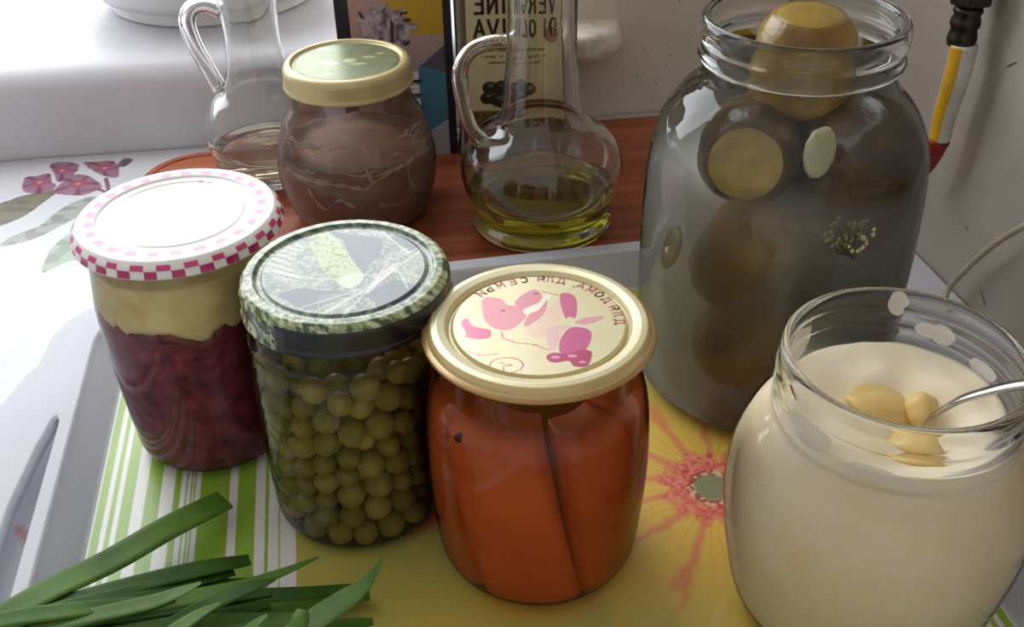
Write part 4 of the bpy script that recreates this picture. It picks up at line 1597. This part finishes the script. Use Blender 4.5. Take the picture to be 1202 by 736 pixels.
# ------------------------------------------------------------------ cruets
def cruet(x, y, label, outer, inner, hpath, hr):
    c = thing('glass_cruet', (x, y, BZ), label, 'cruet')
    prof = smooth_prof(outer, 6)
    ip_ = smooth_prof(inner, 6)
    v, f = lathe_data([(0, 0.0)] + prof + list(reversed(ip_)), 72)
    mesh_obj('cruet_body', v, f, M['cruet_glass'], c)
    tube('handle', catmull(hpath, 8), hr, M['cruet_glass'], c, 14)
    return c, ip_


OUT = [(0.040, 0.0004), (0.0448, 0.002), (0.0462, 0.007), (0.0448, 0.0125), (0.0452, 0.016), (0.0498, 0.026), (0.0530, 0.037), (0.0525, 0.048), (0.0478, 0.059), (0.0390, 0.068), (0.0290, 0.0755), (0.0252, 0.084), (0.0235, 0.100), (0.0215, 0.120), (0.0202, 0.145), (0.0200, 0.165), (0.0212, 0.175), (0.0235, 0.182)]
INN = [(0.0, 0.0085), (0.030, 0.0085), (0.0405, 0.0115), (0.0425, 0.016), (0.0475, 0.026), (0.0506, 0.037), (0.0501, 0.048), (0.0455, 0.058), (0.0368, 0.0665), (0.0268, 0.0745), (0.0228, 0.084), (0.0212, 0.100), (0.0192, 0.120), (0.0180, 0.145), (0.0178, 0.165), (0.0192, 0.175), (0.0222, 0.1815)]
XO, YO = 0.0215, 0.6180
hp1 = [(-0.0215, -0.004, 0.128), (-0.032, -0.006, 0.128), (-0.0430, -0.008, 0.124), (-0.0500, -0.009, 0.113), (-0.0500, -0.009, 0.098), (-0.0455, -0.008, 0.075), (-0.0385, -0.007, 0.0655)]
oc, oin = cruet(XO, YO, 'glass cruet with a loop handle, part full of green olive oil, stopped with a cork', OUT, INN, hp1, [0.0048] * 49)
oil = solid_glass('olive_oil', (0.56, 0.54, 0.06), 0.0, 1.47)
oz = [p[1] for p in oin]; orr = [p[0] for p in oin]
oprofl = [(0, 0.0083), (0.030, 0.0083)] + [(float(np.interp(z, oz, orr)) + 0.0003, float(z)) for z in np.linspace(0.0118, 0.0285, 12)]
oprofl += [(oprofl[-1][0] - 0.001, 0.0281), (0.02, 0.0279), (0, 0.0279)]
o = lathe('olive_oil', oprofl, oil, None, 72, None, (XO, YO, BZ))
tag(o, 'yellow green olive oil in the bottom of the corked cruet', 'oil')
lathe('cork_stopper', [(0, 0.158), (0.0155, 0.158), (0.0168, 0.160), (0.0176, 0.172), (0.0190, 0.195), (0.018, 0.197), (0, 0.197)], plain('cork', srgb(150, 84, 56), 0.85, scale=180, c2=srgb(104, 52, 34), bump=0.5), oc, 32)

XC, YC = -0.1765, 0.7085
sc = 0.80
OUT2 = [(0.036, 0.0004), (0.0400, 0.002), (0.0410, 0.006), (0.0398, 0.011), (0.0404, 0.014), (0.0432, 0.024), (0.0442, 0.034), (0.0420, 0.046), (0.0360, 0.057), (0.0285, 0.065), (0.0240, 0.073), (0.0205, 0.088), (0.0192, 0.105), (0.0200, 0.122), (0.0222, 0.138), (0.0240, 0.150)]
INN2 = [(0.0, 0.007), (0.027, 0.007), (0.0360, 0.0098), (0.0380, 0.014), (0.0410, 0.024), (0.0420, 0.034), (0.0398, 0.045), (0.0338, 0.0555), (0.0262, 0.0635), (0.0218, 0.072), (0.0184, 0.088), (0.0172, 0.105), (0.0180, 0.122), (0.0204, 0.138), (0.0228, 0.1495)]
hp2 = [(-0.0185, -0.003, 0.122), (-0.027, -0.005, 0.1265), (-0.0360, -0.007, 0.1245), (-0.0405, -0.008, 0.116), (-0.0385, -0.008, 0.100), (-0.0325, -0.007, 0.082), (-0.0275, -0.006, 0.0665)]
cc, cin = cruet(XC, YC, 'clear glass cruet with a loop handle and a little pale liquid, by the window sill', OUT2, INN2, hp2, [0.0058] * 49)
vin = solid_glass('pale_vinegar', (0.90, 0.80, 0.66), 0.0, 1.34)
oz = [p[1] for p in cin]; orr = [p[0] for p in cin]
vp = [(0, 0.0068), (0.027, 0.0068)] + [(float(np.interp(z, oz, orr)) + 0.0003, float(z)) for z in np.linspace(0.010, 0.0220, 9)]
vp += [(vp[-1][0] - 0.001, 0.0217), (0.02, 0.0216), (0, 0.0216)]
o = lathe('pale_vinegar', vp, vin, None, 72, None, (XC, YC, BZ))
tag(o, 'thin layer of pale liquid in the bottom of the clear cruet', 'vinegar')

# ------------------------------------------------------------------ carton and oil tin at the back
black = plain('black_card', srgb(28, 24, 30), 0.45)
CXc, CYc = -0.0795, 0.7265
ct = thing('carton', (CXc, CYc, BZ), 'black edged carton with a pink, yellow and blue printed front behind the brown paste jar', 'carton', rz=math.radians(3))
box('box_body', (-0.041, 0.041, 0.0, 0.028, 0, 0.20), black, ct, 0.0012)


def carton_color(X, Y):
    # X across, Y up, metres from the bottom left of the front
    C = np.zeros(X.shape + (3,))
    C[...] = (176, 150, 148)
    paint(C, np.clip((fbm(X, Y, 30) - 0.4) * 2, 0, 0.5), (160, 138, 140))
    paint(C, np.clip((Y - 0.085) * 20, 0, 0.4) * (X < 0.02), (196, 140, 120))
    paint(C, (X > 0.036) & (Y > 0.0935), (188, 150, 44))
    tri = inpoly(X, Y, [(0.078, 0.088), (0.056, 0.070), (0.050, 0.035), (0.060, 0.0), (0.078, 0.0)])
    paint(C, tri, (70, 128, 150))
    paint(C, inpoly(X, Y, [(0.078, 0.088), (0.058, 0.071), (0.078, 0.064)]), (88, 84, 100))
    paint(C, inpoly(X, Y, [(0.078, 0.030), (0.062, 0.020), (0.064, 0.0), (0.078, 0.0)]), (170, 176, 178))
    for k in range(4):
        y0 = 0.067 - k * 0.0105
        paint(C, (X > 0.044) & (X < 0.0555) & (Y < y0) & (Y > y0 - 0.0066), (224, 220, 214))
        paint(C, (X > 0.044) & (X < 0.0575) & (Y < y0 - 0.0066) & (Y > y0 - 0.0085), (26, 26, 34))
        paint(C, (X > 0.0465) & (X < 0.052) & (np.abs(Y - y0 + 0.0033) < 0.0006), (120, 116, 120))
    # greyish ruffled bunch
    ph = np.arctan2(Y - 0.100, X - 0.034)
    r = np.hypot((X - 0.034) / 1.25, Y - 0.100)
    fr = 0.0150 + 0.0022 * np.cos(ph * 9) + 0.006 * (fbm(X, Y, 160) - 0.5)
    mk = r < fr
    paint(C, mk, (150, 136, 146))
    nn = fbm(X, Y, 260)
    paint(C, mk & (nn > 0.58), (184, 170, 176))
    paint(C, mk & (nn < 0.36), (104, 90, 102))
    paint(C, inpoly(X, Y, [(0.038, 0.106), (0.0405, 0.104), (0.0395, 0.086), (0.0375, 0.088)]), (62, 52, 62))
    for (cx, cy, t) in ((0.049, 0.088, 0.6), (0.041, 0.082, 1.2), (0.048, 0.110, 0.1), (0.018, 0.110, 2.0), (0.050, 0.105, 0.0)):
        dx, dy = (X - cx) * math.cos(t) + (Y - cy) * math.sin(t), -(X - cx) * math.sin(t) + (Y - cy) * math.cos(t)
        paint(C, (np.abs(dx) < 0.0026) & (np.abs(dy) < 0.0010), (48, 40, 44))
    paint(C, (X < 0.0095) | (X > 0.0755), (30, 27, 36))
    return C


M['carton_print'] = printed('carton_print', 0.45)
cp = grid_print('front_panel', np.linspace(0, 0.081, 200), np.linspace(0, 0.20, 260), 0, carton_color, M['carton_print'], ct)
cp.location = (-0.0405, -0.0004, 0.0)
cp.rotation_euler = (math.pi / 2, 0, 0)

TX, TY = 0.0075, 0.7208
tn = thing('oil_tin', (TX, TY, BZ), 'tall grey edged olive oil tin with a cream label behind the corked cruet', 'tin', rz=math.radians(1.0))
tinm = plain('tin_metal', srgb(132, 124, 110), 0.32, metal=0.8, var=0.06, scale=20)
L = []
for (ins, z) in ((0.002, 0.0), (0.0, 0.001), (0.0, 0.004), (0.0015, 0.006), (0.0015, 0.236), (0.0, 0.238), (0.0, 0.241), (0.002, 0.242)):
    L.append([(x, y, z) for x, y in rounded_rect(-0.0455 + ins, 0.0455 - ins, 0.0 + ins, 0.052 - ins, 0.009 - ins, 6)])
v, f = loops_mesh(L)
o = mesh_obj('tin_body', v, f, tinm, tn, True)
sharp(o, 40)


def tin_color(X, Y):
    C = np.zeros(X.shape + (3,))
    C[...] = (204, 192, 150)
    paint(C, np.clip((fbm(X, Y, 25) - 0.4) * 1.5, 0, 0.4), (212, 200, 160))
    paint(C, Y < 0.031, (112, 92, 54))
    paint(C, (Y < 0.030) & (np.sin(X * 900 + 3 * np.sin(Y * 400)) > 0.4) & (Y > 0.022), (74, 60, 36))
    # olives
    for (cx, cy, rx) in ((0.016, 0.049, 0.0062), (0.025, 0.049, 0.0072), (0.014, 0.041, 0.006), (0.0225, 0.0395, 0.0072), (0.031, 0.051, 0.0066), (0.032, 0.0415, 0.007), (0.041, 0.047, 0.007)):
        mk = np.hypot((X - cx) / rx, (Y - cy) / (rx * 0.8)) < 1
        paint(C, mk, (44, 40, 34))
        paint(C, np.hypot((X - cx - 0.001) / (rx * 0.5), (Y - cy - 0.0018) / (rx * 0.22)) < 1, (104, 98, 80))
    paint(C, np.hypot((X - 0.064) / 0.008, (Y - 0.088) / 0.006) < 1, (176, 92, 84))
    # three lines of tiny print, too small to read
    for k, (x0, x1) in enumerate(((0.012, 0.060), (0.010, 0.058), (0.014, 0.052))):
        y = 0.0775 - 0.0047 * k
        m = (X > x0) & (X < x1) & (np.abs(Y - y) < 0.0009) & (vnoise(X, Y * 0.2 + k * 3, 900) > 0.38)
        paint(C, m.astype(float) * 0.85, (92, 82, 58))
    return C


M['tin_label'] = printed('tin_label', 0.38)
tl = grid_print('label', np.linspace(0, 0.076, 180), np.linspace(0, 0.225, 300), 0, tin_color, M['tin_label'], tn)
tl.location = (-0.0355, 0.0009, 0.006)
tl.rotation_euler = (math.pi / 2, 0, 0)
tag(tl, 'cream label with black lettering and olives')
parts = []


def word(txt, x_left, y, h, w, stroke, flip):
    """flipped word: its last letter stands at the left"""
    seq = txt[::-1] if flip else txt
    x = x_left
    for ch in seq:
        if ch == ' ':
            x += w * 0.6
            continue
        cw = w * (0.5 if ch == 'I' else 1.0)
        for st in GLYPH[ch]:
            q = [((x + ((1 - u) if flip else u) * cw) , y + g * h) for u, g in st]
            parts.append(stroke_quads(q, stroke))
        x += cw + w * 0.28


word('VERGINE', 0.0055, 0.1045, 0.0125, 0.0076, 0.0021, True)
word('DI OLIVA', 0.0055, 0.0875, 0.0120, 0.0076, 0.0021, True)
v2, f2 = merge(parts)
lt = mesh_obj('lettering', [(p[0], p[1], 0.0003) for p in v2], f2, plain('black_ink', srgb(30, 26, 22), 0.5), tl, False)

# ------------------------------------------------------------------ bowl on the sill
bw = thing('white_bowl', (-0.262, 0.942, 0.0683), 'white dish with a stepped foot standing on the window sill', 'bowl')
lathe('bowl_body', [(0, 0.004), (0.070, 0.004), (0.078, 0.0), (0.088, 0.0), (0.0905, 0.002), (0.0912, 0.010), (0.0925, 0.0112), (0.098, 0.013), (0.110, 0.028), (0.120, 0.050), (0.124, 0.075), (0.122, 0.076), (0.117, 0.052), (0.106, 0.030), (0.094, 0.018), (0, 0.014)], M['ceramic'], bw, 80, auto=35)

# ------------------------------------------------------------------ hose and cable on the right wall
hs = thing('gas_hose', W(0.342, 0.515, 0.162), 'white and yellow hose with a red tip under a dark nut on the right wall', 'hose')
Hb = Vector(W(0.342, 0.515, 0.162))
pts = [(0.2597, 0.5688, 0.1764), (0.2600, 0.5670, 0.168), (0.2599, 0.5673, 0.1607), (0.2606, 0.5631, 0.1467), (0.2606, 0.5631, 0.1276), (0.2602, 0.5658, 0.1057), (0.2601, 0.5660, 0.0877), (0.2594, 0.5707, 0.0704), (0.2584, 0.5765, 0.0571)]
loc_p = []
hs.rotation_euler = (0, 0, TH)
inv = Matrix.Rotation(-TH, 3, 'Z')
for p in pts:
    q = inv @ (Vector(p) - Hb)
    loc_p.append((q.x - 0.004, q.y, q.z))
dark = plain('dark_brass', srgb(70, 62, 52), 0.35, metal=0.9)
a0, a1 = Vector(loc_p[1]), Vector(loc_p[3])
dirv = (a1 - a0).normalized()
# hex nut
v, f = [], []
for z in (0.0, 0.014):
    for k in range(6):
        t = k * math.pi / 3
        v.append((0.0122 * math.cos(t), 0.0122 * math.sin(t), z))
f = [tuple(range(5, -1, -1)), tuple(range(6, 12))] + [(k, (k + 1) % 6, (k + 1) % 6 + 6, k + 6) for k in range(6)]
nut = mesh_obj('hex_nut', v, f, dark, hs, False)
nut.location = Vector(loc_p[1]) + Vector((0, 0, 0.001))
bb = nut.modifiers.new('bevel', 'BEVEL'); bb.width = 0.0012; bb.segments = 2
n0 = Vector(loc_p[1])
pp_ = catmull([tuple(n0 + Vector(d)) for d in ((0, 0, 0.012), (0, 0, 0.035), (0.002, 0.0, 0.062), (0.010, 0.0, 0.076), (0.0205, 0.0, 0.080))], 8)
tube('supply_pipe', pp_, 0.0085, dark, hs, 20)
lathe('hose_nipple', [(0, 0.0), (0.0070, 0.0), (0.0082, -0.003), (0.0070, -0.0055), (0.0080, -0.008), (0.0083, -0.011), (0.0070, -0.0135), (0.0078, -0.016), (0.0082, -0.019), (0.0076, -0.0225), (0, -0.0225)], dark, hs, 24).location = Vector(loc_p[1])
hp_ = catmull(loc_p[3:7], 8)
white_r = plain('white_rubber', srgb(216, 212, 204), 0.45)
n = len(hp_)
v, f = tube_data(hp_, [0.0076 - 0.0016 * i / n for i in range(n)], 20)
tb_ = mesh_obj('white_tube', v, f, white_r, hs)
# yellow stripe along the left of the tube
yl = plain('yellow_stripe', srgb(222, 168, 30), 0.45)
tb_.data.materials.append(yl)
vs_ = np.array([tuple(q) for q in v])
for pol in tb_.data.polygons:
    if len(pol.vertices) == 4:
        i = pol.vertices[0] // 20
        c = np.mean(vs_[list(pol.vertices)], 0) - np.array(hp_[min(i, n - 1)])
        # the stripe faces the room's left and front
        ang = math.degrees(math.atan2(c[1], c[0])) % 360
        if 165 < ang < 225:
            pol.material_index = 1
red = plain('red_plastic', srgb(150, 20, 26), 0.4)
rp_ = catmull(loc_p[6:9], 8)
tube('red_tip', rp_, [0.0064 - 0.0044 * (i / (len(rp_) - 1)) ** 1.3 for i in range(len(rp_))], red, hs, 18)

cbm = plain('beige_cable', srgb(196, 182, 156), 0.5)
cpts = [W(0.3618, -0.05, 0.19), W(0.3618, 0.14, 0.172), W(0.3618, 0.28, 0.145), (0.2890, 0.4380, 0.110), (0.2817, 0.4738, 0.0837), (0.2792, 0.4887, 0.0691), (0.2763, 0.5057, 0.0478), (0.2737, 0.5217, 0.0225), (0.2705, 0.5290, 0.004), (0.2620, 0.512, -0.0015), (0.2480, 0.470, -0.0015)]
o = tube('power_cable', catmull([(p[0] - 0.004, p[1], p[2]) for p in cpts], 8), 0.0019, cbm, None, 12)
tag(o, 'thin beige cable running down the right wall behind the cream jar', 'cable')

# ------------------------------------------------------------------ green onion leaves in the foreground
gm = [plain('onion_leaf_dark', srgb(62, 98, 26), 0.5, scale=40, c2=srgb(40, 72, 16), stretch=(1, 1, 1), spec=0.2),
      plain('onion_leaf_mid', srgb(84, 120, 36), 0.5, scale=40, c2=srgb(56, 92, 24), spec=0.2),
      plain('onion_leaf_pale', srgb(104, 136, 72), 0.5, scale=40, c2=srgb(76, 108, 50), spec=0.2)]
BLADES = [
    (1, 1, 'broad flat onion leaf with a square cut tip, uppermost of the bunch', [(-0.1366, 0.355, 0.01, 0.0052), (-0.1565, 0.3353, 0.013, 0.0056), (-0.1748, 0.311, 0.018, 0.0055), (-0.1909, 0.2886, 0.026, 0.005), (-0.2047, 0.2728, 0.029, 0.0042), (-0.2236, 0.2556, 0.030, 0.003)]),
    (0, 0, 'dark onion leaf with a blunt dark tip just below the square cut leaf', [(-0.117, 0.3158, 0.012, 0.0024), (-0.1376, 0.307, 0.016, 0.0035), (-0.1685, 0.2919, 0.021, 0.0037), (-0.1907, 0.2782, 0.026, 0.0033), (-0.2213, 0.2638, 0.028, 0.0024)]),
    (1, 0, 'long pointed onion leaf whose thin tip crosses the white stripe to the yellow print', [(-0.0845, 0.3076, 0.022, 0.0005), (-0.0976, 0.3009, 0.021, 0.0016), (-0.1156, 0.2927, 0.021, 0.0026), (-0.1419, 0.2854, 0.0215, 0.0032), (-0.1727, 0.2748, 0.024, 0.0031), (-0.2077, 0.2623, 0.027, 0.0024)]),
    (0, 0, 'short dark onion leaf with a hooked tip in the middle of the bunch', [(-0.0996, 0.2919, 0.026, 0.0005), (-0.1071, 0.289, 0.026, 0.0021), (-0.1193, 0.2836, 0.025, 0.003), (-0.132, 0.2749, 0.024, 0.0033), (-0.1467, 0.2645, 0.022, 0.003)]),
    (0, 0, 'dark blunt onion leaf, upper of the two lying flat on the print', [(-0.0698, 0.3039, 0.006, 0.0019), (-0.0902, 0.3, 0.008, 0.0026), (-0.1183, 0.2968, 0.010, 0.0029), (-0.1516, 0.2893, 0.014, 0.0028), (-0.186, 0.2717, 0.025, 0.0023)]),
    (1, 0, 'mid green onion leaf, lower of the two lying flat on the print', [(-0.0636, 0.3004, 0.005, 0.0019), (-0.0826, 0.2965, 0.007, 0.003), (-0.1101, 0.2911, 0.009, 0.0034), (-0.1431, 0.282, 0.012, 0.0033), (-0.1707, 0.2647, 0.022, 0.0025)]),
    (2, 0, 'wide pale onion leaf with a sharp tip, rightmost of the bunch', [(-0.0558, 0.2985, 0.030, 0.0004), (-0.0617, 0.2882, 0.027, 0.0022), (-0.069, 0.283, 0.024, 0.0039), (-0.0801, 0.2772, 0.020, 0.0042), (-0.0945, 0.2683, 0.016, 0.0038)]),
    (1, 0, 'onion leaf tip at the lower edge of the photo right of the bunch', [(-0.0596, 0.2811, 0.012, 0.0014), (-0.0692, 0.2792, 0.012, 0.0026), (-0.0827, 0.2766, 0.012, 0.0032), (-0.1049, 0.2681, 0.014, 0.0032)]),
    (2, 0, 'pale grey green onion leaf with a raised point at the left of the bunch', [(-0.1279, 0.287, 0.031, 0.0005), (-0.1347, 0.2837, 0.030, 0.0018), (-0.1459, 0.2792, 0.029, 0.0027), (-0.1646, 0.2729, 0.030, 0.0027), (-0.1886, 0.265, 0.032, 0.0023)]),
    (2, 0, 'small pale onion leaf point below the hooked dark leaf', [(-0.1177, 0.2763, 0.031, 0.0005), (-0.1235, 0.2731, 0.030, 0.0016), (-0.1311, 0.2683, 0.028, 0.0024), (-0.1412, 0.2605, 0.026, 0.0024)]),
    (2, 2, 'stubby round tipped onion leaf poking up at the lower edge', [(-0.0846, 0.2729, 0.030, 0.0016), (-0.0855, 0.2704, 0.028, 0.0025), (-0.0884, 0.267, 0.020, 0.0028), (-0.0915, 0.2632, 0.012, 0.0025)]),
    (2, 0, 'narrow pale onion leaf point beside the stubby round tip', [(-0.0971, 0.2674, 0.034, 0.0005), (-0.1015, 0.2647, 0.032, 0.0015), (-0.1072, 0.2588, 0.030, 0.0023), (-0.116, 0.2513, 0.028, 0.0023)]),
    (2, 0, 'long grey green onion leaf along the lower edge of the bunch', [(-0.0901, 0.2816, 0.014, 0.0022), (-0.1099, 0.2784, 0.017, 0.0031), (-0.139, 0.2733, 0.021, 0.0033), (-0.1743, 0.2602, 0.028, 0.0027)]),
    (1, 0, 'mid green onion leaf running under the blunt dark one', [(-0.1159, 0.3068, 0.008, 0.0018), (-0.1333, 0.301, 0.012, 0.0027), (-0.1608, 0.2876, 0.018, 0.0031), (-0.1859, 0.273, 0.026, 0.0027), (-0.2136, 0.2604, 0.028, 0.0022)]),
    (0, 0, 'dark onion leaf with a cut tip between the broad leaf and the blunt one', [(-0.1227, 0.3101, 0.011, 0.0018), (-0.1462, 0.2979, 0.017, 0.003), (-0.1785, 0.2813, 0.025, 0.0033), (-0.2003, 0.2693, 0.029, 0.0028), (-0.2189, 0.259, 0.030, 0.0024)]),
    (1, 0, 'mid green onion leaf lying highest over the tray rim at the lower left', [(-0.1403, 0.2867, 0.023, 0.0009), (-0.1569, 0.2803, 0.027, 0.0023), (-0.1803, 0.2717, 0.033, 0.003), (-0.2012, 0.2662, 0.035, 0.003), (-0.2241, 0.2576, 0.034, 0.0024)]),
    (0, 0, 'dark onion leaf showing under the pale raised one at the lower edge', [(-0.104, 0.292, 0.011, 0.0010), (-0.118, 0.2870, 0.012, 0.0026), (-0.140, 0.2800, 0.014, 0.0032), (-0.170, 0.2690, 0.020, 0.0030)]),
    (0, 0, 'deep green onion leaf at the bottom of the bunch under the long pointed one', [(-0.105, 0.2990, 0.010, 0.0012), (-0.125, 0.2950, 0.012, 0.0028), (-0.150, 0.2860, 0.015, 0.0033), (-0.185, 0.2690, 0.024, 0.0028)]),
    (1, 0, 'narrow green onion leaf along the lower edge right of the stubby tip', [(-0.0700, 0.2760, 0.006, 0.0010), (-0.0830, 0.2730, 0.007, 0.0026), (-0.1000, 0.2690, 0.008, 0.0030), (-0.1250, 0.2600, 0.012, 0.0028)]),
]
for mi, kind, label, pth in BLADES:
    P4 = catmull([p[:3] for p in pth], 7)
    Wd = [q[0] for q in catmull([(p[3] * 1.4, 0, 0) for p in pth], 7)]
    n = len(P4)
    segs = 14
    v, f = [], []
    for i, p in enumerate(P4):
        a, b = P4[max(0, i - 1)], P4[min(n - 1, i + 1)]
        t = (b - a) / (np.linalg.norm(b - a) + 1e-12)
        u = np.array((0, 0, 1.0)) - t * t[2]
        u /= np.linalg.norm(u)
        w = np.cross(t, u)
        for k in range(segs):
            an = 2 * math.pi * k / segs
            cx, sy = math.cos(an), math.sin(an)
            # flattened tube with a shallow keel: hollow side up
            fl = 0.9 if kind == 2 else 0.30
            lift = (0.26 * cx * cx - 0.10) * (0 if kind == 2 else 1)
            v.append(p + Wd[i] * (cx * w + (fl * sy + lift) * u))
    for i in range(n - 1):
        for k in range(segs):
            k2 = (k + 1) % segs
            f.append((i * segs + k, i * segs + k2, (i + 1) * segs + k2, (i + 1) * segs + k))
    f.append(tuple(range(segs - 1, -1, -1)))
    f.append(tuple((n - 1) * segs + k for k in range(segs)))
    o = mesh_obj('green_onion_leaf', v, f, gm[mi], None, True)
    sharp(o, 60)
    tag(o, label, 'onion leaf', 'green onion leaves on the tray')
